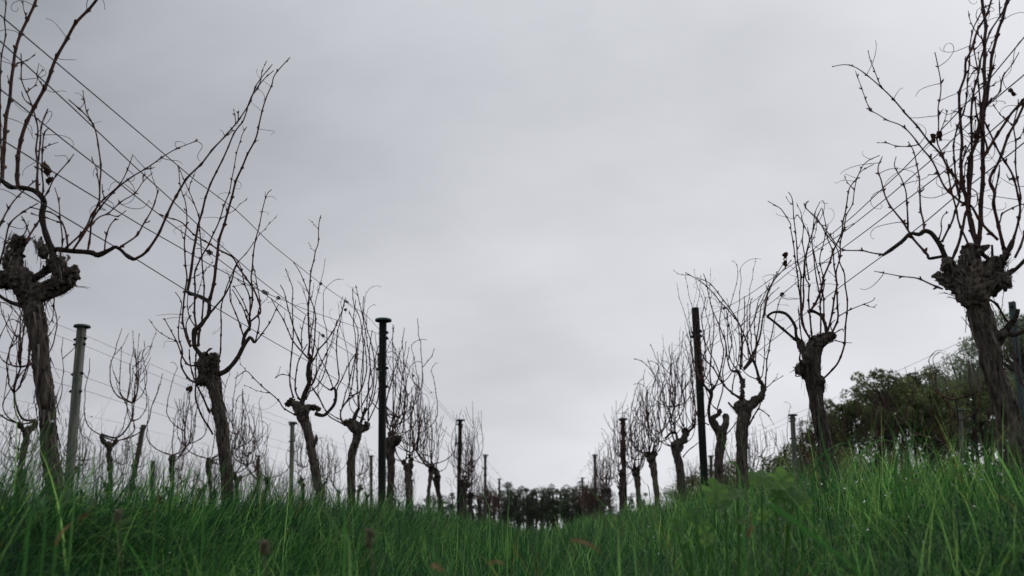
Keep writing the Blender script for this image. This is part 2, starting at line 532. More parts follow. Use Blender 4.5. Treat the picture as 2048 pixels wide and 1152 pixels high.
# ------------------------------------------------------------------ wires
def wire(P, r, label, group, twists=0, seed=0):
    rnd = random.Random(seed)
    Q = []
    for i in range(len(P) - 1):
        L = (P[i + 1] - P[i]).length
        k = max(2, int(L / 0.4))
        for j in range(k):
            Q.append(P[i].lerp(P[i + 1], j / k))
    Q.append(P[-1])
    Q, _ = catmull(Q, 0.25)
    V, Fc = [], []
    tube(V, Fc, Q, [r * 1.25] * len(Q), 5)
    mid = P[0]
    Vl = [v - mid for v in V]
    o = link_mesh('trellis_wire', mesh_of('trellis_wire', Vl, Fc), M['wire'])
    o.location = mid
    tag(o, label, 'wire', group)
    for t in range(twists):                       # dried tendrils knotted round the wire
        f = rnd.uniform(0.02, 0.95) * (len(Q) - 1)
        i = int(f); c = Q[i].lerp(Q[i + 1], f - i); ax = (Q[i + 1] - Q[i]).normalized()
        u = ax.orthogonal().normalized(); w = ax.cross(u)
        V, Fc = [], []
        turns = rnd.uniform(3, 6); length = rnd.uniform(0.02, 0.09)
        pts = []
        n = int(turns * 9)
        for k in range(n):
            a = 2 * PI * k / 9
            rr = 0.004 + 0.005 * rnd.random()
            pts.append(c + ax * (length * (k / n - .5)) + u * math.cos(a) * rr + w * math.sin(a) * rr)
        v = Vector((rnd.uniform(-1, 1), rnd.uniform(-1, 1), rnd.uniform(-1.2, .4))).normalized()
        q = pts[-1].copy()
        for k in range(10):
            v = (v + Vector((rnd.uniform(-.6, .6), rnd.uniform(-.6, .6), rnd.uniform(-.6, .5)))).normalized()
            q = q + v * 0.008 * (1.4 if k < 5 else .8)
            pts.append(q.copy())
        tube(V, Fc, pts, [0.0019 if k < n else 0.0012 for k in range(len(pts))], 4)
        link_mesh('dried_tendril', mesh_of('dried_tendril', [x - mid for x in V], Fc), M['tendril'], o)
    return o

def trace(pts, X):
    return [WX(a, b, X) for a, b in pts]

post_y = (7.5, 14.8, 21.4, 28.5)
def tail(X, h, yend=34):
    out = []
    ys = [y for y in post_y if y < yend] + [yend]
    for i, y in enumerate(ys):
        if i:
            ym = (ys[i - 1] + y) / 2
            out.append(Vector((X, ym, h - 0.03)))
            out.append(Vector((X, y, h)))
    return out
GWL, GWR = 'trellis wires of the near left row', 'trellis wires of the near right row'
left_w = [
    ([(-60, -20), (0, 30), (160, 165), (390, 360), (470, 418), (545, 490), (640, 566), (735, 613 + 20), (767, 668)], 1.44, 'topmost trellis wire of the near left row', 5),
    ([(-60, 30), (0, 82), (145, 215), (264, 328), (340, 397), (396, 450), (518, 558), (577, 604), (640, 650), (720, 701), (765, 737)], 1.17, 'trellis wire second from the top of the near left row', 3),
    ([(-60, 130), (0, 178), (131, 283), (230, 360), (340, 446), (434, 516), (574, 621), (630, 660), (669, 687), (718, 717), (765, 742)], 1.15, 'trellis wire third from the top of the near left row', 4),
    ([(-60, 240), (0, 277), (97, 338), (284, 452), (372, 502), (421, 530), (518, 580), (609, 618), (707, 652), (757, 668)], 1.40, 'wire rising across the others to the tall capped post, near left row', 5),
    ([(-60, 320), (6, 360), (169, 458), (275, 520), (366, 577), (419, 608), (540, 680), (617, 723), (675, 760), (714, 784), (767, 812)], 0.94, 'lowest trellis wire of the near left row, carrying a drooping arm', 2),
]
for k, (pts, h, lab, tw) in enumerate(left_w):
    wire(trace(pts, LX) + tail(LX, h), 0.0013, lab, GWL, tw, k + 1)
right_w = [
    ([(2110, 15), (2048, 75), (1982, 155), (1885, 257), (1802, 343), (1762, 380), (1711, 428), (1628, 498), (1500, 588), (1462, 610), (1395, 641)], 1.50, 'topmost trellis wire of the near right row', 9),
    ([(2110, 90), (2048, 150), (1971, 214), (1872, 312), (1776, 394), (1693, 460), (1615, 514), (1500, 608), (1397, 668)], 1.42, 'trellis wire second from the top of the near right row', 5),
    ([(2110, 142), (2048, 205), (1939, 300), (1893, 339), (1789, 418), (1741, 455), (1687, 495), (1607, 554), (1553, 597), (1398, 712)], 1.20, 'trellis wire third from the top of the near right row', 5),
    ([(2110, 235), (2030, 300), (1960, 355), (1907, 396), (1853, 442), (1762, 514), (1714, 549), (1634, 608), (1561, 668), (1516, 703), (1399, 785)], 1.0, 'lowest trellis wire of the near right row, past the thick bent arm', 4),
]
for k, (pts, h, lab, tw) in enumerate(right_w):
    wire(trace(pts, RX) + tail(RX, h), 0.0013, lab, GWR, tw, k + 21)
rows2 = [(-3.54, 'second left row', (1.44, 1.36, 1.12, 1.02)), (-5.9, 'third left row', (1.40, 1.10)), (3.54, 'second right row', (1.5, 1.42, 1.15, 1.05)), (5.9, 'third right row', (1.5, 1.1))]
hn = ['topmost', 'second', 'third', 'lowest']
for X, nm, hs in rows2:
    for k, h in enumerate(hs):
        P = []
        for i, y in enumerate((0.4, 7.6, 14.2, 21.0, 28.5)):
            if i: P.append(Vector((X, y - 3.4, h - 0.03)))
            P.append(Vector((X, y, h)))
        nmk = hn[k] if len(hs) == 4 else ('upper', 'lower')[k]
        wire(P, 0.0012, '%s thin wire strung along the %s of vines' % (nmk, nm), 'trellis wires of the outer rows', 3, 50 + k + int(X * 10))

# ------------------------------------------------------------------ vines
def organic(name, tubes_, voxel, amp=0.004, fib=55, twist=0.0, lump=0.006, seed=0.0):
    """gnarled wood: fuse tubes with a voxel remesh, then push the surface in and out along bark fibres"""
    V, Fc = [], []
    for pts, rad in tubes_:
        P, idx = catmull(pts, 0.02)
        rr = [lerp_list(rad, i) for i in idx]
        tube(V, Fc, P, rr, 12)
        ball(V, Fc, P[0], rr[0], 10, 8); ball(V, Fc, P[-1], rr[-1], 10, 8)
    me = mesh_of('tmp', V, Fc)
    ob = bpy.data.objects.new('tmp', me); COL.objects.link(ob)
    md = ob.modifiers.new('r', 'REMESH'); md.mode = 'VOXEL'; md.voxel_size = voxel
    dg = bpy.context.evaluated_depsgraph_get()
    out = bpy.data.meshes.new_from_object(ob.evaluated_get(dg))
    bpy.data.objects.remove(ob); bpy.data.meshes.remove(me)
    out.name = name
    n = len(out.vertices)
    co = np.empty(n * 3); no = np.empty(n * 3)
    out.vertices.foreach_get('co', co); out.vertices.foreach_get('normal', no)
    co = co.reshape(-1, 3); no = no.reshape(-1, 3)
    nn = noise.noise
    for i in range(n):
        x, y, z = co[i]
        if twist:
            a = z * twist; c, s = math.cos(a), math.sin(a)
            cx, cy = co[i, 0] - TW[0], co[i, 1] - TW[1]
            fx, fy = cx * c - cy * s, cx * s + cy * c
        else:
            fx, fy = x, y
        wv = 0.012 * nn((x * 14, y * 14, z * 9 + seed))
        f = nn(((fx + wv) * fib * 1.7, (fy + wv) * fib * 1.7, z * fib * 0.16 + seed))
        f2 = nn(((fx + wv) * fib * 4, (fy) * fib * 4, z * fib * 0.5 + seed))
        l = nn((x * 26 + seed, y * 26, z * 20))
        h = nn((x * 75, y * 75, z * 65 + seed))
        top = min(max((z - TOPZ[0]) / 0.12, 0), 1)
        dsp = amp * 1.5 * (0.30 - abs(f) * 1.9) * (1 - .5 * top) - amp * .35 + amp * 0.5 * f2 + lump * l * (0.5 + 1.3 * top) + amp * 4.2 * (0.16 - abs(h)) * (0.15 + 1.2 * top) + amp * 1.6 * nn((x * 150, y * 150, z * 130)) * top
        co[i] += no[i] * dsp
    out.vertices.foreach_set('co', co.ravel())
    out.update()
    return out
TW = [0.0, 0.0]
TOPZ = [0.6]

def bark_strips(P, rad, count, rnd, size=1.0):
    """peeling ribbons and splinters of bark along a trunk"""
    V, Fc = [], []
    Q, idx = catmull(P, 0.01)
    rr = [lerp_list(rad, i) for i in idx]
    if len(Q) < 6: return V, Fc
    for _ in range(count):
        i = rnd.randrange(2, len(Q) - 2)
        ax = (Q[min(i + 3, len(Q) - 1)] - Q[max(i - 3, 0)]).normalized()
        u = ax.orthogonal().normalized(); u.rotate(Matrix.Rotation(rnd.uniform(0, 2 * PI), 3, ax))
        w = ax.cross(u)
        L = rnd.uniform(0.02, 0.09) * size
        wd = rnd.uniform(0.0015, 0.0045) * size
        sgn = -1 if rnd.random() < 0.65 else 1
        peel = rnd.uniform(0.05, 0.55)
        q = Q[i] + u * rr[i] * 1.02
        v = (ax * sgn + u * peel * 0.3).normalized()
        n = 5
        b = len(V)
        side = rnd.uniform(-.4, .4)
        for k in range(n):
            ww = wd * (1 - 0.75 * k / (n - 1))
            V.append(q + w * ww); V.append(q - w * ww + u * 0.001)
            v = (v + u * peel * 0.18 + w * side * 0.12 + Vector((0, 0, -0.05 if peel > .3 else 0))).normalized()
            q = q + v * L / n
        for k in range(n - 1):
            Fc.append((b + 2 * k, b + 2 * k + 1, b + 2 * k + 3, b + 2 * k + 2))
    return V, Fc

def cane_geo(V, Fc, pts, r0, r1, rnd, node=0.05, sides=6, step=0.012, buds=True, zig=1.0, fine=True):
    """a one-year shoot: thickened joints with a bud on alternate sides, slightly zigzag between them"""
    P, idx = catmull(pts, step)
    L = [0.0]
    for i in range(1, len(P)):
        L.append(L[-1] + (P[i] - P[i - 1]).length)
    tot = max(L[-1], 1e-6)
    ax = (P[-1] - P[0]).normalized() if (P[-1] - P[0]).length > 1e-6 else Vector((0, 0, 1))
    u = ax.orthogonal().normalized(); u.rotate(Matrix.Rotation(rnd.uniform(0, 2 * PI), 3, ax))
    ph = rnd.uniform(0, node); sd = rnd.uniform(0, 50)
    rad = []
    Q = []
    nodes = []
    for i, p in enumerate(P):
        t = L[i] / tot
        r = r0 + (r1 - r0) * (t ** 0.85)
        x = (L[i] + ph) / node
        k = round(x); dd = abs(x - k) * node
        bump = math.exp(-(dd / 0.0045) ** 2)
        rad.append(r * (1 + 0.42 * bump) + (0.0006 * bump if r < .003 else 0))
        kf = math.floor(x); fr = x - kf
        o0 = noise.noise_vector(Vector((kf * 1.37, sd, 0.5))); o1 = noise.noise_vector(Vector(((kf + 1) * 1.37, sd, 0.5)))
        off = o0.lerp(o1, fr) * 0.0075 * zig + u * ((1 if kf % 2 else -1) * (1 - 2 * fr)) * 0.0008
        Q.append(p + off * min(1, 5 * t))
        if (not nodes or nodes[-1][0] != k) and dd < step * .6 and 0.02 < t < 0.99:
            nodes.append((k, i))
    tube(V, Fc, Q, rad, sides)
    if buds:
        for (k, i) in nodes:
            s = 1 if k % 2 else -1
            tang = (Q[min(i + 1, len(Q) - 1)] - Q[i - 1]).normalized()
            ln = rnd.uniform(0.004, 0.008) + rad[i] * 0.8
            d = (u * s + tang * 0.9).normalized()
            a = Q[i] + u * s * rad[i] * 0.4
            br = max(rad[i] * 0.75, 0.0016)
            tube(V, Fc, [a, a + d * ln * .6, a + d * ln], [br, br * .95, br * .25], 5, False)
    return Q, nodes, u

def tendril_geo(V, Fc, p, d, rnd, size=1.0):
    """a thin tendril: an arc that ends in a loose curl"""
    v = d.normalized(); q = p.copy(); pts = [q.copy()]
    axis = Vector((rnd.uniform(-.4, .4), rnd.uniform(-1, 1), rnd.uniform(-.4, .4))).normalized()
    n = rnd.randrange(12, 26)
    curl = rnd.uniform(0.05, 0.26) * rnd.choice((-1, 1))
    for k in range(n):
        v = (Matrix.Rotation(curl * (0.4 + 2.6 * (k / n) ** 2) + rnd.uniform(-.12, .12), 3, axis) @ v).normalized()
        v.z -= 0.015
        q = q + v * 0.0065 * size * (1 - .4 * k / n)
        pts.append(q.copy())
    tube(V, Fc, pts, [0.0010 * (1 - .45 * k / n) for k in range(n + 1)], 4)

def leaf_geo(V, Fc, p, rnd, s=0.03):
    """a shrivelled vine leaf: a crumpled folded fan hanging from its stalk"""
    d = Vector((rnd.uniform(-1, 1), rnd.uniform(-1, 1), -1.3)).normalized()
    u = d.orthogonal().normalized(); w = d.cross(u)
    b = len(V)
    rows = 5
    for i in range(rows):
        t = i / (rows - 1)
        wd = s * (0.15 + 0.75 * math.sin(PI * min(t * .9 + .12, 1)))
        for j in range(5):
            f = (j - 2) / 2
            fold = abs(f) * s * 0.6 * rnd.uniform(.5, 1.2)
            V.append(p + d * (s * 1.5 * t * rnd.uniform(.85, 1.15)) + u * f * wd * rnd.uniform(.5, .9) + w * (fold + rnd.uniform(-.15, .15) * s))
    for i in range(rows - 1):
        for j in range(4):
            if (i == 3 and rnd.random() < .4): continue
            Fc.append((b + i * 5 + j, b + i * 5 + j + 1, b + (i + 1) * 5 + j + 1, b + (i + 1) * 5 + j))

def traced_vine(d, trunk, lobes, arms, canes, label, group, seed, voxel=0.0035, twist=0.0, strips=60, tendrils=10, leaves=(), extra=0, extra_src=(), extra_h=0.8, stub=()):
    """a vine drawn from the photograph's outlines, on a plane d metres away, each shoot leaning a little forward or back"""
    rnd = random.Random(seed)
    k = d / F
    foot2 = W(trunk[0][0], trunk[0][1], d)
    gz = ground_z(foot2.x, d)
    foot = Vector((foot2.x, d, gz))
    root = empty('grapevine', foot)
    def loc(px, py, dy=0.0):
        return W(px, py, d + dy) - foot
    TP = [Vector((foot2.x - foot.x + (0.01 if trunk[0][0] < 1080 else -.01), 0, -0.08))] + [loc(a, b) for a, b, w in trunk]
    TR = [trunk[0][2] * k / 2 * 1.1] + [w * k / 2 * .95 for a, b, w in trunk]
    ts = [(TP, TR)]
    rad_min = voxel * 1.3
    for lb in lobes:
        dy0, dy1 = rnd.uniform(-.02, .02), rnd.uniform(-.05, .05)
        pts = [loc(a, b, dy0 + (dy1 - dy0) * i / max(1, len(lb) - 1)) for i, (a, b, w) in enumerate(lb)]
        ts.append((pts, [max(w * k / 2, rad_min) for a, b, w in lb]))
    TOPZ[0] = TP[-1].z - 0.10
    TW[0], TW[1] = TP[-1].x, TP[-1].y
    me = organic('trunk', ts, voxel, twist=twist, seed=seed * 3.7, amp=0.0035 if d < 4.5 else 0.004)
    link_mesh('trunk', me, M['bark'], root)
    if strips:
        V, Fc = bark_strips(TP[1:], TR[1:], strips, rnd, 1.0 if d < 4.5 else 1.3)
        for pts, rad in ts[1:]:
            v2, f2 = bark_strips(pts, rad, int(strips * .6), rnd, .5)
            o = len(V); V += v2; Fc += [tuple(o + i for i in f) for f in f2]
        o = link_mesh('peeling_bark', mesh_of('peeling_bark', V, Fc), M['strip'], root)
        o['kind'] = 'stuff'
    for arm in arms:
        dy = rnd.uniform(-.03, .03)
        pts = [loc(a, b, dy * i / len(arm)) for i, (a, b, w) in enumerate(arm)]
        P, idx = catmull(pts, 0.008)
        rr = []
        for q, ii in zip(P, idx):
            b0 = lerp_list([w * k / 2 for a, b, w in arm], ii)
            rr.append(b0 * (1 + 0.16 * noise.noise(q * 45 + Vector((seed, 0, 0)))) )
        V, Fc = [], []
        tube(V, Fc, P, rr, 10)
        for _ in range(max(1, len(P) // 9)):          # knuckles and old pruning stubs
            i = rnd.randrange(1, len(P) - 1)
            dr = Vector((rnd.uniform(-1, 1), rnd.uniform(-1, 1), rnd.uniform(-.3, 1))).normalized()
            tube(V, Fc, [P[i], P[i] + dr * rr[i] * 1.5], [rr[i] * .7, rr[i] * .45], 6)
        link_mesh('arm', mesh_of('arm', V, Fc), M['arm'], root)
    tspots = []
    for cn in canes:
        pts2, w0, w1 = cn
        dy0, dy1 = rnd.uniform(-.02, .02), rnd.uniform(-.13, .13) * min(1.0, len(pts2) / 5)
        n = len(pts2)
        pts = [loc(a, b, dy0 + (dy1 - dy0) * i / (n - 1)) for i, (a, b) in enumerate(pts2)]
        V, Fc = [], []
        Q, nodes, u = cane_geo(V, Fc, pts, w0 * k / 2 * .86, max(w1 * k / 2 * .8, 0.0010), rnd, node=0.05 if d < 3 else 0.06, step=0.010 if d < 4.5 else 0.015)
        for (kk, i) in nodes[1:]:                      # fine side twigs at the joints
            if rnd.random() < (.22 if d < 4.5 else .3):
                dr = (u * (1 if kk % 2 else -1) + (Q[min(i + 2, len(Q) - 1)] - Q[i - 1]).normalized() * rnd.uniform(.3, 1.6) + Vector((rnd.uniform(-.5, .5), rnd.uniform(-.5, .5), .2))).normalized()
                ln = rnd.choice((.012, .02, .03, .05, .09, .13)) * rnd.uniform(.7, 1.3)
                q0 = Q[i]; q1 = q0 + dr * ln * .5; q2 = q1 + (dr + Vector((rnd.uniform(-.4, .4), rnd.uniform(-.4, .4), .35))).normalized() * ln * .5
                cane_geo(V, Fc, [q0, q1, q2], min(.0016, w0 * k / 3), .0009, rnd, node=.03, sides=4, step=.01)
        link_mesh('cane', mesh_of('cane', V, Fc), M['cane'], root)
        for (kk, i) in nodes[2:]:
            tspots.append((Q[i], u * (1 if kk % 2 == 0 else -1)))
    rnd.shuffle(tspots)
    for (q, u) in tspots[:int(tendrils * 1.7)]:
        V, Fc = [], []
        tendril_geo(V, Fc, q, u + Vector((0, 0, .2)), rnd, 1.0 if d < 4 else 1.2)
        link_mesh('tendril', mesh_of('tendril', V, Fc), M['tendril'], root)
    for (a, b) in leaves:
        V, Fc = [], []
        leaf_geo(V, Fc, loc(a, b), rnd, 0.016 if d < 3 else 0.022)
        link_mesh('dry_leaf', mesh_of('dry_leaf', V, Fc), M['dryleaf'], root)
    # further shoots that the traced ones hide or cross
    for j in range(extra):
        a, b = rnd.choice(extra_src)
        s = loc(a, b, rnd.uniform(-.03, .03))
        grow_cane(root, s, rnd, extra_h * rnd.uniform(.6, 1.1), 0.0036)
    tag(root, label, 'grapevine', group)
    return root

def grow_pts(s, rnd, L, spread=0.2, az=None):
    a = rnd.uniform(0, 2 * PI) if az is None else az
    out = Vector((math.cos(a) * 0.75, math.sin(a), 0))
    sp = spread * rnd.uniform(0.2, 1.25)
    back = rnd.uniform(-0.6, 1.3)
    wob = Vector((rnd.uniform(-1, 1), rnd.uniform(-1, 1), 0)) * 0.07 * L
    pts = []
    n = 8
    for i in range(n + 1):
        t = i / n
        lat = sp * (math.sin(min(t * 2.2, 1) * PI / 2) - back * max(0, t - .40) ** 1.2)
        z = L * (t - 0.10 * math.sin(PI * min(1, t * 2)))
        p = s + out * lat + Vector((0, 0, z)) + wob * math.sin(t * PI * 1.4) + Vector((rnd.uniform(-1, 1), rnd.uniform(-1, 1), 0)) * 0.0045
        pts.append(p)
    if rnd.random() < 0.22:                               # a tip that bends over
        t0 = pts[-1] - pts[-2]
        side = Vector((rnd.uniform(-1, 1), rnd.uniform(-.6, .6), 0.2)).normalized()
        pts.append(pts[-1] + (t0.normalized() * .5 + side) * 0.07)
        pts.append(pts[-1] + (side - Vector((0, 0, .3))) * 0.06)
    return pts

def grow_cane(root, s, rnd, L, r0, spread=0.2, az=None, step=0.02, sides=5, fine=True):
    V, Fc = [], []
    pts = grow_pts(s, rnd, L, spread, az)
    cane_geo(V, Fc, pts, r0, 0.0011, rnd, node=0.065, step=step, sides=sides, buds=fine)
    if rnd.random() < 0.5:                                # a side shoot
        i = rnd.randrange(3, 6)
        a = rnd.uniform(0, 2 * PI)
        d = Vector((math.cos(a), math.sin(a), 1.3)).normalized()
        q = pts[i]
        ln = L * rnd.uniform(.15, .4)
        cane_geo(V, Fc, [q, q + d * ln * .4, q + d * ln * .7 + Vector((0, 0, ln * .1)), q + d * ln * .85 + Vector((0, 0, ln * .3))], r0 * .5, 0.0009, rnd, node=.06, step=step, sides=4, buds=fine)
    return link_mesh('cane', mesh_of('cane', V, Fc), M['cane'], root)

# ------------------------------------------------------------------ the eight nearest vines, shoot by shoot
GL, GR = 'old vines of the near left row', 'old vines of the near right row'
traced_vine(2.4,
    trunk=[(112, 1000, 42), (101, 920, 37), (96, 860, 37), (92, 800, 39), (86, 750, 37), (80, 700, 38), (71, 640, 45), (66, 612, 50), (60, 588, 60)],
    lobes=[[(60, 590, 55), (45, 568, 50), (30, 540, 40), (26, 520, 48), (34, 505, 34)], [(30, 505, 22), (33, 490, 26), (34, 484, 36), (48, 480, 20)],
           [(70, 590, 50), (95, 580, 40), (120, 566, 50), (142, 552, 48), (152, 548, 34), (163, 556, 6)], [(88, 510, 20), (82, 492, 22), (80, 478, 14)],
           [(20, 560, 40), (0, 556, 34)], [(104, 530, 30), (118, 522, 24), (115, 560, 30)]],
    arms=[[(52, 566, 18), (80, 550, 16), (98, 537, 15), (106, 520, 14), (105, 500, 14), (97, 483, 13), (88, 455, 12), (84, 430, 13), (88, 405, 13), (80, 390, 12), (65, 380, 11), (41, 375, 10), (19, 374, 9), (5, 362, 9)],
          [(103, 525, 12), (109, 500, 11), (141, 502, 10), (181, 505, 10), (196, 510, 11), (219, 500, 9), (231, 494, 8), (243, 501, 7), (255, 513, 7), (268, 519, 7)],
          [(45, 612, 12), (22, 605, 8), (0, 592, 7), (-25, 570, 6)]],
    canes=[([(38, 376), (34, 350), (45, 275), (66, 219), (91, 166), (108, 125), (138, 72), (166, 33), (194, 0), (215, -30), (232, -70)], 10, 7),
           ([(5, 362), (5, 344), (9, 281), (20, 175), (28, 116), (45, 62), (69, 0), (84, -40), (92, -80)], 10, 7),
           ([(268, 519), (291, 505), (313, 474), (331, 436), (347, 405), (378, 358), (406, 325), (453, 269), (478, 238), (506, 188), (522, 156), (542, 128)], 7, 2),
           ([(240, 495), (269, 474), (284, 449), (300, 421), (316, 378)], 5, 3),
           ([(145, 501), (169, 467), (178, 452), (194, 424), (216, 396), (253, 359), (297, 333), (341, 305), (395, 277)], 6, 2),
           ([(128, 500), (169, 455), (188, 424), (219, 389), (241, 361), (266, 312)], 5, 2),
           ([(175, 505), (184, 446), (191, 414), (198, 392), (202, 346), (197, 300), (188, 256), (172, 231), (136, 200)], 5, 3),
           ([(-6, 545), (9, 480), (20, 449), (47, 424), (77, 405)], 5, 3), ([(-8, 470), (12, 427), (37, 392), (75, 360)], 5, 3),
           ([(52, 488), (58, 471), (75, 444), (84, 430)], 6, 5), ([(120, 514), (125, 480), (123, 446), (117, 408), (108, 374)], 4, 2),
           ([(136, 500), (133, 474), (125, 449), (109, 430), (84, 421), (59, 413)], 5, 3),
           ([(76, 392), (73, 359), (78, 300), (83, 250), (94, 216)], 5, 4), ([(85, 395), (84, 360), (86, 310), (88, 266), (95, 256)], 4, 3),
           ([(76, 380), (73, 330), (73, 294), (75, 250), (59, 200), (47, 166), (41, 106)], 5, 3), ([(85, 400), (103, 364), (109, 356), (128, 331), (148, 306)], 4, 2.5),
           ([(209, 503), (219, 455), (231, 436)], 4, 2.5), ([(184, 450), (200, 433), (219, 421), (247, 400), (272, 386), (287, 361), (303, 344)], 4, 2),
           ([(128, 530), (142, 514)], 7, 5), ([(108, 590), (105, 630), (97, 655)], 2.5, 2), ([(60, 560), (90, 533), (103, 520)], 5, 4),
           ([(-20, 560), (-12, 430), (4, 310), (-2, 180), (12, 60), (10, -30)], 5, 3), ([(60, 470), (50, 440), (42, 430)], 3, 2), ([(36, 476), (48, 465), (52, 452)], 4, 3)],
    label='biggest left vine, gnarled shaggy trunk with two knobby heads and a long sideways arm', group=GL, seed=11, voxel=0.0032, strips=110, tendrils=26,
    leaves=[(90, 322), (97, 333), (103, 355)])

traced_vine(3.8,
    trunk=[(455, 990, 27), (450, 921, 27), (444, 859, 28), (439, 828, 28), (433, 796, 28), (429, 771, 32), (420, 755, 38), (416, 738, 38)],
    lobes=[[(418, 745, 42), (412, 728, 36), (409, 716, 24)], [(422, 735, 30), (426, 718, 26)], [(405, 732, 22), (394, 728, 12)], [(408, 758, 30), (398, 766, 12)], [(432, 826, 18), (425, 820, 12)]],
    arms=[[(408, 718, 14), (402, 710, 11), (394, 700, 9), (389, 691, 9), (388, 675, 9), (390, 660, 12), (399, 653, 9), (410, 639, 8), (417, 628, 8), (418, 605, 8), (406, 596, 7), (392, 590, 7), (380, 587, 8), (373, 581, 6)],
          [(438, 748, 12), (446, 745, 10), (453, 741, 10), (464, 730, 9), (476, 714, 8), (485, 696, 9), (492, 684, 8), (501, 675, 6), (508, 684, 7), (512, 683, 4)],
          [(486, 690, 8), (488, 675, 7), (493, 664, 7), (499, 655, 6), (501, 640, 4)]],
    canes=[([(418, 605), (428, 563), (437, 491), (452, 435), (473, 362), (494, 312), (512, 272), (519, 247), (531, 200), (544, 169), (550, 150), (580, 114)], 8, 2.2),
           ([(375, 582), (380, 554), (392, 476), (399, 438), (415, 388), (425, 359), (447, 312), (469, 266), (487, 241), (500, 200), (519, 169), (547, 142)], 7, 2.2),
           ([(393, 655), (389, 626), (390, 585), (390, 548), (402, 516), (421, 476), (437, 444), (456, 391), (466, 347), (473, 312), (483, 272), (494, 253)], 5, 2),
           ([(397, 693), (399, 662), (404, 639), (406, 603), (407, 567), (404, 510), (401, 460), (396, 432), (387, 401), (374, 369), (355, 331)], 4.5, 2),
           ([(381, 694), (373, 675), (366, 642), (366, 608), (369, 581), (374, 548), (370, 501), (370, 479), (373, 438), (371, 404), (362, 376), (355, 330)], 5, 2),
           ([(388, 690), (381, 689), (375, 666), (374, 644), (379, 633), (376, 619), (388, 603)], 4, 2.5),
           ([(400, 768), (388, 764), (376, 757), (365, 739), (362, 723), (365, 700), (359, 675), (358, 651), (358, 630), (362, 605), (350, 586)], 5, 2),
           ([(396, 730), (379, 730), (367, 716), (356, 691), (343, 666), (328, 637)], 5, 2),
           ([(425, 868), (422, 862), (403, 831), (391, 790), (391, 746), (393, 700), (398, 660)], 5, 3), ([(420, 826), (407, 797), (394, 773), (383, 741), (379, 698)], 5, 3),
           ([(434, 730), (441, 707), (442, 675), (443, 648), (442, 614), (449, 585), (456, 563), (474, 529), (496, 504), (510, 485)], 4, 2),
           ([(419, 628), (433, 610), (449, 590), (463, 560), (468, 544), (477, 520)], 5, 3),
           ([(487, 671), (478, 646), (469, 624), (460, 596), (459, 569), (456, 555)], 4, 2), ([(498, 650), (487, 621), (476, 601), (464, 581)], 4, 2), ([(501, 639), (494, 617), (482, 594), (469, 569)], 3.5, 2),
           ([(499, 662), (499, 630), (504, 605), (505, 574), (502, 552), (504, 529), (509, 485), (518, 454), (524, 429), (532, 391), (542, 378)], 5, 2),
           ([(502, 642), (514, 632), (521, 623), (517, 599), (507, 576), (496, 560), (482, 540), (465, 516), (434, 497), (390, 469), (362, 444), (340, 436), (319, 427)], 5, 3),
           ([(511, 682), (519, 646), (516, 626), (520, 601), (514, 558), (506, 526)], 3.5, 2), ([(512, 683), (523, 669), (541, 642), (557, 608)], 3.5, 2),
           ([(500, 632), (498, 592), (489, 563), (477, 525), (461, 510)], 4, 2), ([(418, 712), (414, 705), (420, 698)], 6, 5), ([(399, 690), (392, 660), (381, 640), (373, 612), (378, 583)], 4, 2)],
    label='left vine with a dark knobby head and a tall pair of tips crossing the wires', group=GL, seed=12, voxel=0.0040, strips=50, tendrils=16, leaves=[(385, 772)])

traced_vine(5.3,
    trunk=[(640, 990, 22), (636, 972, 20), (630, 935, 20), (621, 893, 20), (615, 860, 20), (609, 843, 22), (605, 828, 28)],
    lobes=[[(604, 825, 26), (592, 812, 18), (581, 803, 18), (576, 808, 14)], [(606, 822, 26), (616, 814, 16), (630, 815, 14), (638, 818, 12)], [(628, 890, 10), (633, 876, 7), (632, 870, 5)]],
    arms=[[(603, 812, 13), (604, 805, 11), (610, 787, 10), (618, 766, 9), (617, 748, 11), (618, 730, 9), (622, 717, 8), (618, 708, 5)],
          [(630, 827, 8), (646, 831, 7), (657, 823, 6), (669, 807, 6), (672, 787, 6), (668, 776, 5), (662, 780, 6)]],
    canes=[([(616, 712), (619, 685), (618, 662), (616, 634), (618, 596), (620, 573), (624, 537), (631, 503), (638, 483), (638, 443), (642, 430)], 5, 2),
           ([(618, 719), (608, 708), (585, 681), (574, 658), (563, 634), (554, 619), (540, 596)], 4, 2), ([(605, 696), (592, 668), (585, 650), (577, 619), (569, 585), (560, 569)], 4, 2),
           ([(587, 796), (580, 766), (581, 730), (585, 681), (586, 623), (584, 576), (572, 539)], 4, 2), ([(600, 800), (591, 780), (593, 737), (601, 714), (614, 687)], 4, 3),
           ([(626, 721), (639, 699), (664, 667), (679, 632), (692, 595)], 4, 2), ([(624, 717), (628, 685), (630, 640), (628, 619), (621, 598), (612, 573), (600, 544), (587, 524)], 4, 2),
           ([(614, 773), (626, 766), (635, 744), (653, 705), (664, 681), (675, 640)], 3, 2), ([(612, 800), (630, 753), (633, 719), (639, 663)], 3, 1.5),
           ([(669, 775), (678, 757), (675, 730), (673, 699), (675, 663), (684, 630), (690, 600)], 3.5, 2), ([(666, 775), (655, 746), (637, 708), (624, 678)], 3, 2),
           ([(662, 781), (644, 769), (626, 748)], 3, 2), ([(671, 790), (684, 757), (698, 726), (712, 705)], 3, 2), ([(655, 827), (639, 798), (624, 775)], 2.5, 2),
           ([(592, 831), (567, 816), (557, 800), (530, 777), (498, 745), (484, 747), (469, 756)], 3.5, 2), ([(578, 751), (563, 748), (550, 757)], 2.5, 2), ([(604, 700), (602, 670), (607, 645), (611, 632)], 3, 2)],
    label='left vine with a pale fringed head and one shoot standing high above the rest', group=GL, seed=13, voxel=0.005, strips=40, tendrils=8, extra=3, extra_src=[(610, 787), (618, 730)], extra_h=0.55)

